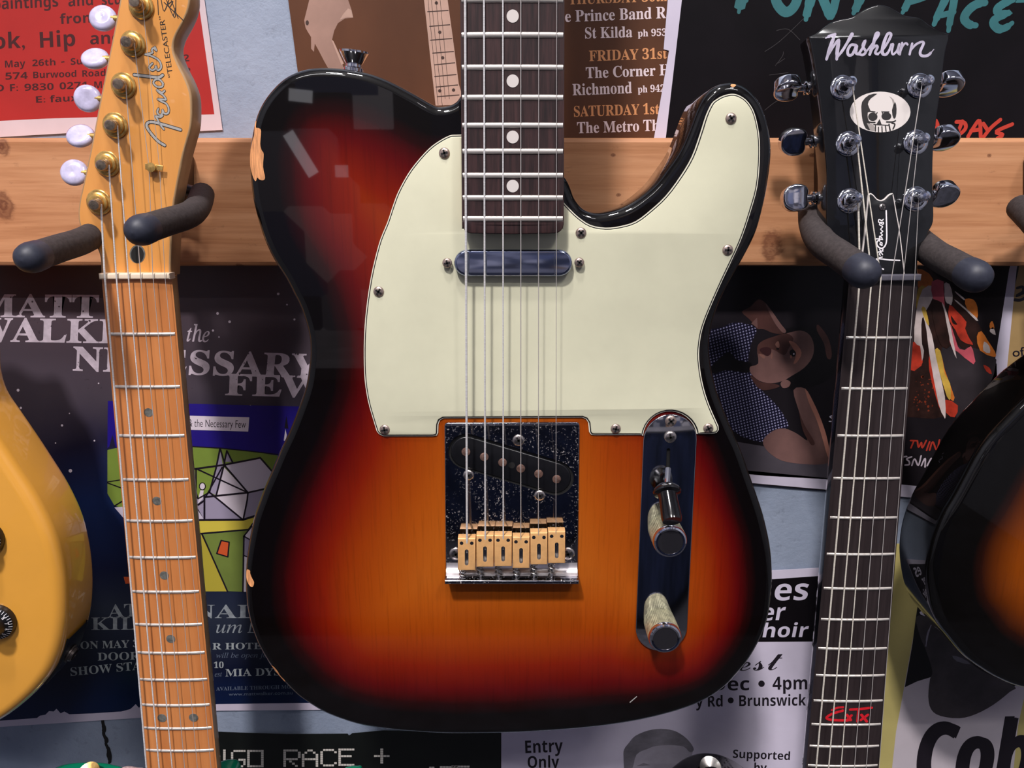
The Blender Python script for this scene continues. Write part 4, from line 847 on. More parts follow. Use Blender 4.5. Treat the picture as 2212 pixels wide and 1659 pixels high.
# bridge
m, nt, b = newmat('dusty chrome', .1); b.inputs['Metallic'].default_value = 1
f = noise_node(nt, (900, 900, 900), 2, .6); f2 = noise_node(nt, (45, 45, 45), 3, .6)
thr = math_node(nt, 'MULTIPLY', ramp_node(nt, f, [(.60, (0, 0, 0)), (.72, (255, 255, 255))]), ramp_node(nt, f2, [(.40, (0, 0, 0)), (.62, (255, 255, 255))]))
nt.links.new(mixc(nt, thr, (150, 150, 158), (190, 180, 175)), b.inputs['Base Color']); nt.links.new(math_node(nt, 'SUBTRACT', 1, math_node(nt, 'MULTIPLY', thr, .8)), b.inputs['Metallic'])
nt.links.new(math_node(nt, 'ADD', math_node(nt, 'MULTIPLY', thr, .5), .09), b.inputs['Roughness']); M_dust = m
BP = -.0016
hole = BD.pts([(1008, 975), (1200, 1033)], BP); hr = 39.5 * BD.mpp(1106, 1000)
pk_out = stadium(hole[0], hole[1], hr)
mb = MB(); ch = lambda P, s=6: smooth(P, s)
mb.solid(BD, BD.pts([(960, 920), (962, 915), (967, 913.5), (1245, 912.5), (1250, 914), (1252, 919), (1248, 1236), (963, 1238)], BP), BP, 0, M_dust, .0006, 3, 0, holes=[pk_out], hole_mat=M_dark, hole_depth=-.0002)
a_, b_ = BD.px(963.5, 1238, BP), BD.px(1248, 1236, BP); v0 = (a_[1] + b_[1]) / 2
mb.solid(BD, [(a_[0], v0 - .0022), (b_[0], v0 - .0022), (b_[0], v0 + .0006), (a_[0], v0 + .0006)], -.0125, 0, M_dust, .0011, 4, 0)
RF = .0062; fil = []
for t in np.linspace(0, math.pi / 2, 9):
    v = v0 + .0005 + RF * (1 - math.sin(t)); dd_ = BP - RF * (1 - math.cos(t)) - .00005
    fil.append([BD.to3(a_[0] + .0004, v, dd_), BD.to3(b_[0] - .0004, v, dd_)])
mb.loft(fil, mat('satin bridge bend', (226, 220, 222), .28, .8, noise=.06, nscale=(200, 200, 200)), False)
br = mb.build('bridge_plate', G1, 30)
mb = MB(); pin = BD.pts([(1008, 978), (1199, 1034)], BP); d = -.0009
mb.solid(BD, stadium(pin[0], pin[1], hr * .90), d, .0, M_black, .0012, 4, 0); bpk = mb.build('bridge_pickup', G1, 30)
for p in [(1006.5, 976), (1046, 987), (1085.5, 999), (1125, 1012), (1163.5, 1023.5), (1202.5, 1035)]:
    mb = MB(); c = BD.px(*p, d); mb.solid(BD, circle(c, .0026, 20), d - .0004, d + .0003, M_pole, .0003, 2, 0); mb.build('pole_piece', bpk)
mb = MB(); mb.flat(BD, circle(BD.px(1105.5, 1005, d), .0020, 16), d - .00012, M_dark); mb.build('pickup_hole', bpk, None)
for p, rr_, mm in [((1120, 951), .0036, M_screwb), ((1012, 1026), .0033, M_screwb), ((1166, 1070), .0034, M_screwb), ((985, 1196), .0042, M_screwb), ((1227, 1196), .0042, M_screwb)]: screw('screw', BD, p, BP, rr_, br, mm, .5)
sadY = -.0112; SAD = [(988.5, 1027.5, 1163.5, 1232.5), (1028.5, 1066.8, 1157, 1225), (1067.6, 1106, 1157, 1224), (1106.8, 1144.5, 1160.5, 1228), (1145.3, 1183, 1151, 1220), (1183.8, 1221.5, 1148.5, 1217)]
for (x0, x1, y0, y1) in SAD:
    P = BD.pts([(x0 + .4, y1), (x1 - .4, y1), (x1 - .4, y0), (x0 + .4, y0)], sadY); cx = (x0 + x1) / 2
    slot = stadium(BD.px(cx, y0 + 27, sadY), BD.px(cx, y1 - 15, sadY), .0011, .0011, 8)
    h1 = circle(BD.px(cx - 11, y0 + 10, sadY), .0011, 12); h2 = circle(BD.px(cx + 11, y0 + 10, sadY), .0011, 12)
    mb = MB(); mb.solid(BD, P, sadY, sadY + .0066, M_tan, .0006, 3, .0003, holes=[slot, h1, h2], hole_mat=M_nickel, hole_depth=sadY + .003)
    sd = mb.build('saddle', br, 30)
    for s_ in (-11, 11):
        mb = MB(); c = BD.px(cx + s_, y0 + 10, sadY); mb.lathe(BD.to3(*c, BP), -BD.N, [(.0010, 0), (.0010, .0095)], M_nickel, 10); mb.build('height_screw', sd)
    mb = MB(); e = BD.px(cx - 10, y1, sadY); zz_ = sadY + .0042
    p0 = BD.to3(e[0], e[1] + .001, zz_); p1 = BD.to3(e[0], v0 - .001, zz_); n = 60
    mb.tube([p0, p1], .0011, M_nickel, 10)
    hel = [p0 + (p1 - p0) * t + Vector((math.cos(t * 2 * math.pi * 4), math.sin(t * 2 * math.pi * 4), 0)) * .0019 for t in np.linspace(.05, .98, n)]
    mb.tube(hel, .00042, M_nickel, 6); mb.build('spring_screw', sd, 60)
# control plate
m, nt, b = newmat('control chrome', .06); b.inputs['Metallic'].default_value = 1; b.inputs['Base Color'].default_value = (.62, .62, .65, 1); M_ctl = m
CPD = -.0016; ca = BD.px(1447.5, 951, CPD); cb = BD.px(1429, 1357, CPD); k = BD.mpp
ra, rb_ = 57.5 * k(1447, 951), 55.5 * k(1429, 1357)
so = stadium(BD.px(1444, 972, CPD), BD.px(1442, 1040, CPD), .0011, .0011, 8)
mb = MB(); mb.solid(BD, stadium(cb, ca, rb_, ra, 20), CPD, 0, M_ctl, .0005, 3, 0, holes=[so], hole_mat=M_dark, hole_depth=-.0001); ctl = mb.build('control_plate', G1, 30)
screw('screw', BD, (1449, 909.5), CPD, .0034, ctl, M_screw, .7); screw('screw', BD, (1448, 944), CPD - .0008, .0036, ctl, M_screwb, .2)
for base, hh, rt in [((1434, 1141), .0195, .0098), ((1424, 1342), .0195, .0098)]:
    c = BD.px(*base, CPD); c3 = BD.to3(*c, CPD); mb = MB()
    mb.lathe(c3, -BD.N, [(rt * .96, 0), (rt * .985, hh * .5), (rt * .985, hh * .86)], M_knob, 110, .00022)
    mb.lathe(c3, -BD.N, [(rt * 1.0, hh * .86), (rt, hh * .93), (rt * .96, hh * .975), (rt * .86, hh), (rt * .76, hh * .995), (rt * .745, hh * .975)], M_chrome, 48)
    mb.lathe(c3, -BD.N, [(rt * .745, hh * .97), (rt * .74, hh * .985), (0, hh * .985)], mat('knob cap', (74, 72, 78), .3, .8), 40); kb = mb.build('knob', ctl, 30)
p0 = BD.p3(1443, 1012, CPD); p1 = BD.p3(1440, 1058, -.012); p2 = BD.p3(1452, 1126, -.027)
mb = MB(); mb.tube([p0, p1], .0017, M_chrome, 10); ax = (p2 - p1).normalized(); hl = (p2 - p1).length
mb.lathe(p1 - ax * .003, ax, [(0, 0), (.0052, .0004), (.0078, .0028), (.0082, .0042), (.0078, .0052), (.0056, .0060), (.0054, .010), (.0058, hl * .9 + .003), (.0054, hl + .003), (0, hl + .003)], mat('switch tip', (14, 13, 15), .15, 0, .6), 28); mb.build('switch', ctl, 35)
# strings
SX = [(1004.2, 1008), (1045.2, 1047.8), (1086.2, 1087), (1125.2, 1125.2), (1164.2, 1163.6), (1203.2, 1201.7)]
SF = Frame(.4048)
for (xt, xb), rs, sd, mm in zip(SX, [.00066, .00052, .00042, .00028, .00022, .00018], SAD, [M_wound] * 3 + [M_string] * 3):
    a = SF.px(xt, 0); b_ = SF.px(xb, sd[2] + 6); e = BD.px((sd[0] + sd[1]) / 2, sd[2] + 34, sadY)
    dx = (a[0] - b_[0]) / (a[1] - b_[1]); top = SF.to3(a[0] + dx * (vN - a[1]), vN)
    bend = Vector(SF.to3(b_[0], b_[1])); bend.y = BD.O.y + sadY - .0003
    make_string([top, bend, BD.to3(e[0], e[1], sadY + .0025)], rs, mm, G1)

# ------------------------------------------------------------------ maple guitar hanging at the rail
FL = Frame(.464)
G2 = empty('electric_guitar', FL.p3(300, 597, .015), 'maple necked electric guitar with a scripted headstock, gold posts and pearl buttons', 'electric guitar')
atL = neck_edges(FL, (217.5, 597), (369.6, 597), (315, 1659), (468, 1659))
vt, vb = FL.px(300, 597)[1], FL.px(400, 1900)[1]
neckL = make_neck('neck', FL, atL, vt, vb, .0009, .0062, .022, M_maple, M_mapleside, G2)
yL = [722, 836, 942, 1037, 1126, 1205, 1279, 1350, 1411, 1469, 1524, 1574, 1622]
vv = [FL.px(300 + (y - 597) * .09, y)[1] for y in yL] + [vt - fretpos(n, .648) * 1.036 for n in range(14, 18)]
for v in vv: make_fret(FL, atL, v, .0009, neckL, .0012, .0012, .0011)
for p in [(321, 891), (339, 1082), (355, 1243), (369, 1380), (350, 1551), (418, 1550)]: disc('inlay_dot', FL, p, 9.8, .0001, M_inlay, neckL)
mb = MB(); l, r = atL(vt); a_ = FL.px(300, 603)[1]; b_ = FL.px(300, 590)[1]; mb.solid(FL, [(l - .0002, a_), (r, a_ + .0001), (r, b_ + .0001), (l - .0002, b_)], -.0022, .006, M_bone, .0009); mb.build('nut', G2)
FH = Frame(.4685)
HL = [(258, 0), (247, 58), (228, 152), (210, 243), (195, 321.5), (177, 405), (171, 432), (168, 462), (172, 488), (187, 511), (202.5, 526.6), (212, 543), (216.5, 562), (217.5, 596), (368.5, 596), (369, 560), (372, 501), (376, 445), (380, 420), (395, 342), (405, 304), (413, 273), (415, 240), (413, 204), (402.5, 172), (385, 137), (375, 108), (379, 81), (397.5, 45.6), (407.6, 20), (411, -10), (404, -60), (380, -95), (340, -100), (300, -80), (274, -45)]
sm_ = smooth(HL[:14], 4, False) + smooth(HL[14:], 4, False)
mb = MB(); mb.solid(FH, FH.pts(sm_), 0, .0145, M_maplehead, .0012, 3, .001, side=M_mapleside); hd = mb.build('headstock', G2, 30)
mb = MB(); mb.flat(FH, FH.pts(ellipse((297, 549), 17, 20, 24)), -.00012, M_inlay); mb.flat(FH, FH.pts(ellipse((297, 550), 14, 18, 24)), -.0002, M_dark); mb.build('truss_rod_hole', hd, None)
posts = [(306, 14), (288, 95), (268, 185), (250, 271), (233, 354), (215, 437)]; tips = [(291, 4), (273, 91), (256, 182), (238, 271), (219, 357), (203, 443)]; btn = [(223, 40), (206, 127), (190, 213), (174, 294), (161, 373), None]
for i_, (p, t, bq) in enumerate(zip(posts, tips, btn)):
    c = FH.px(*p); c3 = FH.to3(*c); r = 27 * FH.mpp(*p)
    ax = (FH.p3(*t, -.013) - c3).normalized()
    mb = MB(); mb.lathe(c3, -FH.N, [(r, 0), (r, .0010), (r * .93, .0015), (r * .8, .0016), (r * .78, .003), (r * .68, .0035), (r * .6, .0036), (r * .55, .0052), (.003, .0054)], M_gold, 32)
    mb.lathe(c3, ax, [(.0031, .002), (.0031, .007), (.0026, .0078), (.0026, .0095), (.0031, .0102), (.0032, .0135), (.0026, .0145), (0, .0147)], M_post, 20); tn = mb.build('tuner', hd, 35)
    if bq:
        FBk = Frame(.476); q = FBk.p3(*bq); e = Vector((q.x + .022, q.y, q.z - .002)); mb = MB(); rx = 29 * FBk.mpp(*bq)
        tilt = [.35, .75, .1, .65, .3][i_]
        axb = Vector((.10, -math.cos(tilt), math.sin(tilt) * .9)).normalized()
        mb.lathe(q - axb * .0028, axb, [(0, 0), (rx * .7, .0003), (rx * .93, .0014), (rx, .0028), (rx * .95, .0042), (rx * .78, .0052), (rx * .4, .0052), (0, .0048)], M_pearl, 28)
        mb.tube([q + Vector((rx * .6, 0, 0)), e + Vector((.01, 0, 0))], .0020, M_gold, 10); mb.build('tuner_button', tn, 50)
# string tree
mb = MB(); q = FH.p3(333, 362); mb.lathe(q, -FH.N, [(.0018, 0), (.0018, .003), (.0028, .0034), (.0028, .0046), (0, .005)], M_gold, 16)
L = FH.pts([(313, 353), (353, 358), (352, 369), (314, 366)], -.003); mb.solid(FH, L, -.0034, -.0026, M_gold, .0003); mb.build('string_tree', hd, 35)
# headstock writing
mb = MB(); A = lambda L: Z((0, 0), 3.95, L)
F_ = [[(1405, 1240), (1350, 1205), (1290, 1140), (1252, 1080), (1262, 1047), (1310, 1042), (1400, 1065), (1540, 1107)], [(1398, 1102), (1368, 1065), (1345, 1020), (1330, 990), (1365, 1000), (1388, 985)], [(1352, 928), (1342, 958), (1368, 985), (1386, 962), (1386, 936), (1402, 968), (1432, 966), (1440, 930), (1420, 886), (1380, 865), (1348, 846)], [(1348, 846), (1390, 848), (1416, 850), (1395, 815), (1355, 785), (1340, 765), (1380, 790), (1404, 775)], [(1390, 712), (1384, 738), (1345, 742), (1310, 712), (1322, 682), (1362, 680), (1392, 712)], [(1145, 638), (1250, 650), (1350, 660), (1388, 640)], [(1300, 540), (1272, 575), (1298, 600), (1325, 585), (1330, 562), (1345, 600), (1372, 582), (1372, 545), (1345, 505), (1280, 472), (1240, 464)], [(1240, 464), (1300, 450), (1295, 428), (1310, 410), (1335, 432), (1322, 402)]]
for w, mm, dd in ((6.8, M_decalblack, -.0001), (4.4, M_silverdecal, -.00016)):
    for k_, P_ in enumerate(F_): stroke(mb, FH, A(P_), w * (1.15 if k_ in (0, 5) else .82), dd - k_ * 4e-6, mm)
mb.build('script_logo', hd, None)
mb = MB(); txt(mb, FH, '“TELECASTER”', 'sans', (374, 166), (354, 34), 11, -.0001, M_decalblack)
for P_ in [[(1345, 0), (1352, 125)], [(1375, 0), (1400, 95), (1440, 0)], [(1420, 0), (1490, 150), (1500, 0)], [(1400, 20), (1560, 170)], [(1460, 0), (1520, 155)], [(1440, 30), (1475, 10), (1450, 60)], [(1480, 130), (1500, 60)]]: stroke(mb, FH, A(P_), 1.8, -.00012, M_decalblack)
mb.build('small_lettering', hd, None)
# strings
for k_, (xn, xb, tp) in enumerate([(226, 316.5, 5), (251, 344, 4), (277, 372, 3), (303.5, 399, 2), (330, 426.6, 1), (356, 456, 0)]):
    SFr = Frame(.4605); a = SFr.px(xn, 592); b_ = SFr.px(xb, 1659); dx = (b_[0] - a[0]) / (b_[1] - a[1])
    tipp = FH.p3(*posts[tp]) + (FH.p3(*tips[tp], -.013) - FH.p3(*posts[tp])).normalized() * .0085
    top = SFr.to3(*a); path = [tipp]
    if k_ >= 4: path.append(FH.p3(*[(345, 362), (358, 366)][k_ - 4], -.003)) if False else path.append(FH.p3(*[(322, 362), (345, 364)][k_ - 4], -.0022))
    tipo = Vector((tipp.x + .003, tipp.y, tipp.z)); path[0] = tipo
    path += [top, SFr.to3(b_[0] + dx * (vb - b_[1]), vb)]
    make_string(path, [.00062, .0005, .0004, .00027, .00022, .00018][k_], M_wound if k_ < 3 else M_string, G2)

# ------------------------------------------------------------------ black guitar with the skull oval
FR = Frame(.465)
G3 = empty('electric_guitar', FR.p3(1908, 600, .015), 'black electric guitar with a dark fretboard, chrome tuners and a skull oval on its headstock', 'electric guitar')
atR = neck_edges(FR, (1836, 600), (1985, 600), (1742, 1659), (1899.5, 1659))
vt3, vb3 = FR.px(1908, 600)[1], FR.px(1800, 1900)[1]
neckR = make_neck('neck', FR, atR, vt3, vb3, .0009, .0062, .022, M_ebony, mat('black neck side', (14, 15, 20), .2, 0, .8), G3)
yR = [730, 840, 942, 1034, 1119, 1198, 1272, 1339, 1402, 1460, 1515, 1566, 1613, 1655]
for v in [FR.px(1908 - (y - 600) * .08, y)[1] for y in yR] + [vt3 - fretpos(n, .629) * 1.01 for n in range(15, 18)]: make_fret(FR, atR, v, .0009, neckR, .0012, .0011, .0011)
mb = MB(); A = lambda L: Z((1652, 1239), 3.95, L)
for P_, w in [([(575, 1165), (620, 1145), (668, 1140)], 5), ([(590, 1190), (640, 1180), (665, 1165)], 4), ([(665, 1170), (580, 1195), (530, 1225), (550, 1245), (640, 1252), (720, 1250)], 6), ([(730, 1160), (820, 1155), (912, 1145)], 6), ([(800, 1160), (795, 1210), (790, 1262)], 5.5), ([(700, 1205), (735, 1250)], 6), ([(740, 1210), (700, 1255)], 6), ([(825, 1205), (870, 1262)], 6), ([(880, 1205), (820, 1250)], 6)]:
    stroke(mb, FR, A(P_), w, -.0001, M_red)
mb.build('marker_writing', neckR, None)
mb = MB(); l, r = atR(vt3); a_ = FR.px(1908, 607)[1]; b_ = FR.px(1908, 593)[1]; mb.solid(FR, [(l, a_), (r + .0004, a_ + .0003), (r + .0004, b_ + .0003), (l, b_)], -.0026, .006, mat('grey nut', (84, 82, 92), .35), .001); mb.build('nut', G3)
zH = ZC + FR.px(1908, 590)[1]; T3 = rad(9); HW = Frame(.4675, T3, zH)
WL = [(1747, 79), (1763, 72), (1781, 58), (1796, 48), (1814, 42), (1839, 37), (1854.5, 28), (1872, 18), (1890, 11.5), (1905, 10), (1923, 15), (1940.6, 25), (1958, 34), (1981, 37), (1994, 43), (2011.5, 56), (2032, 67), (2051, 73.5)]
WR = [(2049.5, 84), (2042, 114), (2034, 177), (2024, 253), (2016.6, 324), (2015, 395), (2016.6, 435), (2016.6, 478), (2006, 501), (1994, 529), (1985, 549), (1982, 577), (1984, 592)]
WLf = [(1838, 598), (1839, 572), (1829, 552), (1811.5, 529), (1796, 501), (1786, 483.5), (1785, 430), (1786, 380), (1781, 316.5), (1773.5, 240.5), (1763, 164.6), (1753, 106), (1748, 86)]
mb = MB(); mb.solid(HW, HW.pts(smooth(WL, 3, False) + smooth(WR, 3, False) + smooth(WLf, 3, False)), 0, .014, M_blackgloss, .0008, 3, .0006); hw = mb.build('headstock', G3, 30)
# script logo
A = lambda L: Z((1652, 0), 3.95, L); mb = MB()
for P_, w in [([(520, 325), (560, 305), (600, 292)], [3, 6, 5]), ([(600, 292), (560, 400), (527, 505)], [6, 8, 6]), ([(527, 500), (580, 405), (632, 340), (620, 420), (614, 505)], [4, 5, 6, 8, 6]), ([(614, 500), (680, 405), (745, 292)], [4, 6, 8]), ([(775, 385), (735, 385), (708, 430), (715, 470), (750, 460), (785, 385), (778, 450), (800, 462)], 6), ([(800, 462), (840, 400), (858, 345), (835, 390), (862, 440), (838, 468), (805, 462)], 5.5), ([(862, 445), (930, 360), (972, 290), (948, 290), (925, 380), (895, 465)], [4, 5, 6, 6, 7, 6]), ([(900, 432), (945, 392), (962, 402), (942, 450), (965, 462)], 5.5), ([(965, 462), (1025, 400), (1078, 300), (1048, 290), (1012, 380), (1003, 450), (1032, 466), (1062, 430), (1078, 378)], [4, 5, 6, 6, 7, 7, 6, 5, 4]), ([(1080, 385), (1096, 378), (1084, 440), (1096, 464), (1128, 432), (1146, 378)], 4.6), ([(1148, 376), (1136, 440), (1146, 462)], 4.6), ([(1172, 366), (1164, 400), (1152, 464)], 5), ([(1160, 430), (1180, 388), (1204, 368), (1218, 380)], 4.6), ([(1258, 372), (1250, 400), (1236, 464)], 5), ([(1246, 430), (1282, 386), (1328, 360), (1356, 366), (1326, 440), (1338, 475), (1392, 472), (1442, 422)], [4, 5, 5, 6, 6, 6, 2])]:
    stroke(mb, HW, A(P_), w, -.00012, M_script)
mb.build('script_logo', hw, None)
# skull oval
mb = MB(); mb.flat(HW, HW.pts(ellipse((1901, 242), 65.5, 44, 40)), -.00012, M_dotw)
S1 = mat('skull dark', (32, 28, 28), .4); S2 = mat('skull mid', (150, 142, 138), .4)
poly(mb, HW, A([(830, 870), (890, 810), (960, 800), (905, 840), (880, 890), (905, 950), (880, 960), (880, 1010), (900, 1060), (900, 1110), (860, 1095), (835, 1030), (825, 950)]), -.00016, S1, 2)
poly(mb, HW, A([(1112, 870), (1125, 930), (1118, 1000), (1098, 1010), (1085, 940)]), -.00016, S1, 2); poly(mb, HW, A([(1060, 820), (1100, 850), (1112, 900), (1098, 900), (1085, 850)]), -.00016, S2, 2)
poly(mb, HW, A(ellipse((922, 996), 40, 36, 18)), -.0002, S1); poly(mb, HW, A(ellipse((1038, 992), 42, 34, 18)), -.0002, S1)
poly(mb, HW, A([(980, 1015), (1000, 1070), (985, 1062), (965, 1068), (955, 1055)]), -.0002, S1); poly(mb, HW, A([(870, 1050), (920, 1060), (950, 1100), (945, 1122), (900, 1112)]), -.0002, S2); 
for P_, w in [([(860, 1000), (890, 1040), (940, 1045)], 3), ([(1040, 1040), (1090, 1040), (1115, 1030)], 3), ([(945, 1070), (945, 1118)], 2.5), ([(970, 1085), (970, 1125)], 2.5), ([(1000, 1080), (1002, 1128)], 2.5), ([(1030, 1075), (1035, 1120)], 2.5), ([(1060, 1060), (1070, 1112)], 3), ([(1085, 1050), (1110, 1060), (1095, 1100)], 3), ([(930, 1062), (1060, 1070)], 2), ([(960, 960), (945, 985)], 2), ([(1000, 950), (1010, 980)], 2), ([(900, 950), (940, 955)], 2.5), ([(1010, 955), (1060, 955)], 2.5)]: stroke(mb, HW, A(P_), w, -.00022, S1)
mb.build('skull_oval', hw, None)
# tuners
B4 = lambda L: Z((1652, 400), 3.95, L)
bush = [(1819, 190), (1985, 186), (1831, 311), (1977, 308), (1834, 434), (1976.5, 430)]; tip3 = [(1838, 177), (2005, 174), (1848, 302), (1996, 299), (1851, 428), (1997, 424)]
btn3 = [(1704, 190), (2046, 181), (1717, 306), (2036, 298), (1721, 428), (2035, 419)]; rot = [.9, .9, .25, .8, -.15, .6]
for k_, (p, t, bq, ro) in enumerate(zip(bush, tip3, btn3, rot)):
    c = HW.px(*p); c3 = HW.to3(*c); r = 26.5 * HW.mpp(*p); ax = (HW.p3(*t, -.013) - c3).normalized(); n = -HW.N
    mb = MB(); mb.lathe(c3, n, [(r, 0), (r, .0008), (r * .9, .0014), (r * .72, .0016), (r * .66, .0024), (r * .5, .0034), (r * .42, .0036)], M_chrome, 32)
    mb.lathe(c3, ax, [(.0034, .002), (.0032, .006), (.0022, .0085), (.0022, .0105), (.0030, .0120), (.0030, .0145), (.0018, .0155), (0, .0156)], M_chrome, 22); tn = mb.build('tuner', hw, 35)
    left = k_ % 2 == 0; FK = Frame(c3.y + .0195); q = FK.p3(*bq); sg = 1 if left else -1
    inner = Vector((q.x + sg * .03, q.y, q.z)); R = 35 * FK.mpp(*bq); mb = MB()
    # half-moon button: a thick D shape turned about the shaft
    D2 = smooth([(-.3, -.98), (.35, -.92), (.62, -.5), (.55, 0), (.62, .5), (.35, .92), (-.3, .98), (-.8, .6), (-.95, 0), (-.8, -.6)], 4)
    fx = Frame(0); fx.O = q; fx.U = Vector((sg, 0, 0)); fx.V = Vector((0, -math.sin(ro), math.cos(ro))); fx.N = Vector((0, math.cos(ro), math.sin(ro)))
    mb.solid(fx, [(u * R, v * R * .82) for u, v in D2], -.0038, .0038, M_chrome, .0014, 4, .0014)
    mb.tube([q + Vector((sg * R * .5, 0, 0)), q + Vector((sg * (R * .5 + .003), 0, 0)), inner], .0024, M_chrome, 12)
    mb.lathe(q + Vector((sg * (R * .62 + .002), 0, 0)), Vector((sg, 0, 0)), [(.002, 0), (.0042, .0008), (.0042, .002), (.0026, .0026), (.004, .0034), (.004, .0048), (.002, .0054)], M_chrome, 18)
    mb.build('tuner_button', tn, 50)
# truss rod cover
A = lambda L: Z((1740, 380), 6.38, L); mb = MB()
TC = [(745, 1380), (775, 1120), (815, 800), (850, 420), (870, 262), (905, 236), (945, 262), (990, 312), (1040, 330), (1090, 312), (1145, 258), (1185, 238), (1218, 262), (1260, 500), (1300, 720), (1345, 1080), (1375, 1380)]
tcl = smooth(A(TC), 3, False); L = ccw(HW.pts(tcl, -.0015)); mb.solid(HW, L, -.0012, 0, M_dotw, .0002, 2, 0); mb.solid(HW, inset(L, .0007), -.0015, -.0012, M_black, .0002, 2, 0)
for P_, w in [([(1112, 480), (1118, 700), (1118, 880), (1098, 960), (1055, 998), (1012, 985), (985, 950), (985, 910), (1012, 885)], 3), ([(1050, 960), (1055, 925), (1035, 918), (1028, 945), (1058, 955)], 2.4), ([(960, 868), (1010, 868), (1062, 878)], 2.4), ([(1020, 830), (1022, 900)], 2.2), ([(1058, 860), (1032, 835), (1060, 815), (1036, 785), (1066, 765), (1036, 735), (1062, 700), (1020, 672), (1035, 650), (1066, 668), (1072, 640), (1010, 640), (1012, 600), (1050, 615), (1072, 598)], 2.2), ([(1300, 1165), (1150, 1157), (1020, 1142), (970, 1150), (950, 1185), (955, 1215), (975, 1232)], 2.8), ([(988, 1145), (1000, 1220), (1025, 1265), (1075, 1286)], 2.8), ([(1020, 1125), (1058, 1118)], 2.4), ([(1062, 1085), (1040, 1055), (1018, 1075), (1030, 1095)], 2.2), ([(1000, 1050), (1070, 1035)], 2.2), ([(1020, 1010), (1042, 1040), (1070, 1010)], 2.2)]:
    stroke(mb, HW, A(P_), w, -.0016, M_white)
tc = mb.build('truss_rod_cover', hw, 25); screw('screw', HW, (1906, 447), -.0015, .0022, tc, M_screwb, .4)
# strings
SR = Frame(.4605)
for k_, (xn, xb, tp) in enumerate([(1857.5, 1763, 4), (1883, 1790, 2), (1903, 1816.6, 0), (1926, 1845.7, 1), (1951, 1871, 3), (1976, 1899, 5)]):
    a = SR.px(xn, 600); b_ = SR.px(xb, 1659); dx = (b_[0] - a[0]) / (b_[1] - a[1])
    c3 = HW.p3(*bush[tp]); ax = (HW.p3(*tip3[tp], -.013) - c3).normalized(); tp3 = c3 + ax * .0098 + Vector((.002 if k_ < 3 else -.002, 0, 0))
    make_string([tp3, SR.to3(*a), SR.to3(b_[0] + dx * (vb3 - b_[1]), vb3)], [.00062, .0005, .0004, .00027, .00022, .00018][k_], M_bronze if k_ < 3 else M_string, G3)

# ------------------------------------------------------------------ yellow guitar
FY = Frame(.468)
YO = [(-60, 870), (-30, 915), (5, 965), (42, 1020), (85, 1088), (118, 1160), (136, 1235), (142, 1300), (140, 1360), (128, 1415), (105, 1462), (60, 1512), (0, 1557), (-80, 1592), (-200, 1608), (-340, 1592), (-440, 1545), (-520, 1455), (-560, 1320), (-550, 1180), (-505, 1060), (-455, 960), (-440, 860), (-470, 740), (-480, 640), (-430, 560), (-330, 525), (-250, 560), (-190, 560), (-150, 640), (-110, 690), (-80, 760), (-75, 820)]
G4 = empty('electric_guitar', FY.p3(-200, 1200), 'glossy yellow electric guitar body with black numbered knobs', 'electric guitar')
YLoop = ccw(FY.pts(smooth(YO, 4), .004))
mb = MB(); mb.solid(FY, YLoop, 0, .043, M_yellow, .008, 6, .006); yb = mb.build('body', G4, 40)
for c in [(-2, 1340), (-29, 1160)]:
    cc = FY.px(*c); c3 = FY.to3(*cc); mb = MB()
    mb.lathe(c3, -FY.N, [(.0125, 0), (.0128, .002), (.0122, .0042), (.0085, .0062), (.0078, .0075), (.0074, .0135), (.0066, .0145), (0, .0145)], M_black, 40)
    for t in range(30):
        a = rad(-150 + t * 10); rr_ = [.0100, .0121]
        P1 = (cc[0] + math.cos(a) * rr_[0], cc[1] + math.sin(a) * rr_[0]); P2 = (cc[0] + math.cos(a) * rr_[1], cc[1] + math.sin(a) * rr_[1])
        hgt = lambda r_: .0042 + (.0122 - r_) / (.0122 - .0085) * .002
        w = .00018; n_ = (-math.sin(a) * w, math.cos(a) * w)
        mb.add([FY.to3(P1[0] + n_[0], P1[1] + n_[1], -hgt(rr_[0]) - .0001), FY.to3(P1[0] - n_[0], P1[1] - n_[1], -hgt(rr_[0]) - .0001), FY.to3(P2[0] - n_[0], P2[1] - n_[1], -hgt(rr_[1]) - .0001), FY.to3(P2[0] + n_[0], P2[1] + n_[1], -hgt(rr_[1]) - .0001)], [[0, 1, 2, 3]], M_white)
    for s_, a in (('9', 62), ('8', 34), ('7', 6), ('6', -22), ('5', -50)):
        V, F = glyphs(s_, 'sans', .01); x0 = min(v[0] for v in V); x1 = max(v[0] for v in V); hh = max(v[1] for v in V); a = rad(a); kk = .0021 / hh
        P = []
        for x, y in V:
            lx, ly = (x - (x0 + x1) / 2) * kk, (y - hh / 2) * kk + .0093
            u = cc[0] + math.cos(a) * ly + math.sin(a) * lx; v = cc[1] + math.sin(a) * ly - math.cos(a) * lx; r_ = math.hypot(u - cc[0], v - cc[1])
            P.append(FY.to3(u, v, -.0042 - (.0122 - min(r_, .0122)) / .0037 * .002 - .00015))
        mb.add(P, F, M_white)
    mb.build('knob', G4, 30)
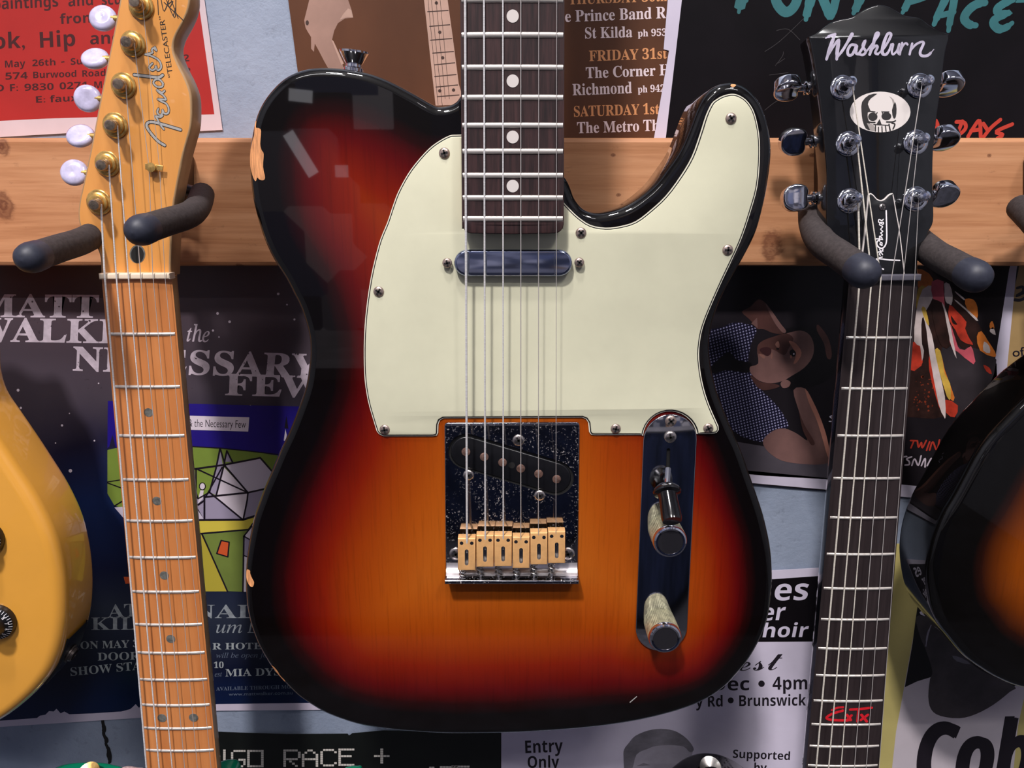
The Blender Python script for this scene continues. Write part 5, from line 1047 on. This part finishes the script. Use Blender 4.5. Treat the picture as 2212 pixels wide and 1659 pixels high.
# jack plate on the lower side
idx = [i_ for i_, p in enumerate(YLoop) if FY.px(150, 1330)[0] > p[0] > FY.px(40, 1330)[0] and p[1] < FY.px(100, 1385)[1] and p[1] > FY.px(100, 1500)[1]]
idx = idx[:]; seg = [YLoop[i_] for i_ in idx]
Lo = inset(YLoop, -.0014); sg2 = [Lo[i_] for i_ in idx]
mb = MB(); rings = []
for d_, q in [(.009, YLoop), (.0095, Lo), (.034, Lo), (.0345, YLoop)]: rings.append([FY.to3(*q[i_], d_) for i_ in idx])
mb.loft(rings, M_black, False); mid = idx[len(idx) // 2]; pm = FY.to3(*Lo[mid], .021); nn = np.array(Lo[mid]) - np.array(YLoop[mid]); nv = (FY.U * nn[0] + FY.V * nn[1]).normalized()
mb.lathe(pm, nv, [(.0068, 0), (.0068, .0012), (.0054, .0012), (.0050, .0030), (.0040, .0034), (.0038, .0005), (0, .0005)], mat('dull jack metal', (78, 70, 68), .4, .7), 24); mb.build('jack_plate', G4, 30)

# ------------------------------------------------------------------ dark orange sunburst guitar
F5 = Frame(.468)
O5 = [(2310, 780), (2250, 826), (2212, 862), (2182, 893), (2120, 962), (2062, 1066), (2035, 1112), (2014, 1165), (2004, 1215), (2003, 1260), (2011, 1312), (2027, 1350), (2047, 1376), (2082, 1418), (2120, 1446), (2158, 1468), (2212, 1487), (2320, 1500), (2460, 1490), (2600, 1440), (2690, 1350), (2720, 1230), (2690, 1100), (2630, 980), (2640, 880), (2640, 780), (2670, 680), (2660, 590), (2600, 550), (2540, 590), (2510, 640), (2480, 600), (2430, 600), (2390, 660), (2360, 725)]
G5 = empty('electric_guitar', F5.p3(2360, 1150), 'dark edged orange sunburst guitar body entering from the far side beside the yellow poster', 'electric guitar')
burst_body('body', F5, ccw(F5.pts(smooth(O5, 4), .003)), .044, .006, M_burst2, G5)

# ------------------------------------------------------------------ guitars of the row below, only their tips show
F6 = Frame(.5)
def horn(label, loop, button, mbody, mbut, thick=.03, y=.5, rbut=.0085):
    fr = Frame(y); t = empty('electric_guitar', fr.p3(*loop[0]), label, 'electric guitar')
    mb = MB(); mb.solid(fr, fr.pts(smooth(loop, 4), thick), 0, thick, mbody, .005, 4, .004); mb.build('body', t, 40)
    for b_ in button:
        mb = MB(); q = fr.p3(*b_, .015); ax = Vector((0, -.55, .85)).normalized()
        mb.lathe(q, ax, [(.004, -.006), (.004, .001), (.0045, .002), (rbut, .0065), (rbut, .0078), (rbut * .5, .0066), (0, .0062)], mbut, 28); mb.build('strap_button', t, 40)
    return t
horn('green guitar tip with a gold strap button under the cracked wall', [(90, 1720), (100, 1672), (130, 1650), (165, 1643), (210, 1642), (245, 1647), (272, 1660), (285, 1720)], [(199, 1676)], M_green, M_gold)
horn('small green guitar horn just beside the maple neck over the dot-matrix poster', [(468, 1720), (472, 1650), (483, 1638), (505, 1635), (519, 1640), (525, 1660), (527, 1720)], [], M_green, M_gold)
horn('green guitar tip barely showing under the dot-matrix plus sign', [(735, 1720), (742, 1660), (756, 1650), (772, 1649), (786, 1655), (795, 1720)], [], M_green, M_gold)
horn('black guitar horn with a silver strap button in front of the grey portrait', [(1425, 1760), (1440, 1672), (1462, 1644), (1490, 1628), (1520, 1622), (1555, 1626), (1585, 1640), (1612, 1660), (1640, 1690), (1650, 1760)], [(1531, 1664)], M_blackgloss, M_nickel)
horn('pinkish cream guitar tip under the wall crack next to the green one', [(255, 1720), (262, 1662), (275, 1650), (300, 1653), (318, 1660), (330, 1720)], [], mat('pink cream lacquer', (176, 150, 150), .35, noise=.3, nscale=(200, 200, 200)), M_gold)
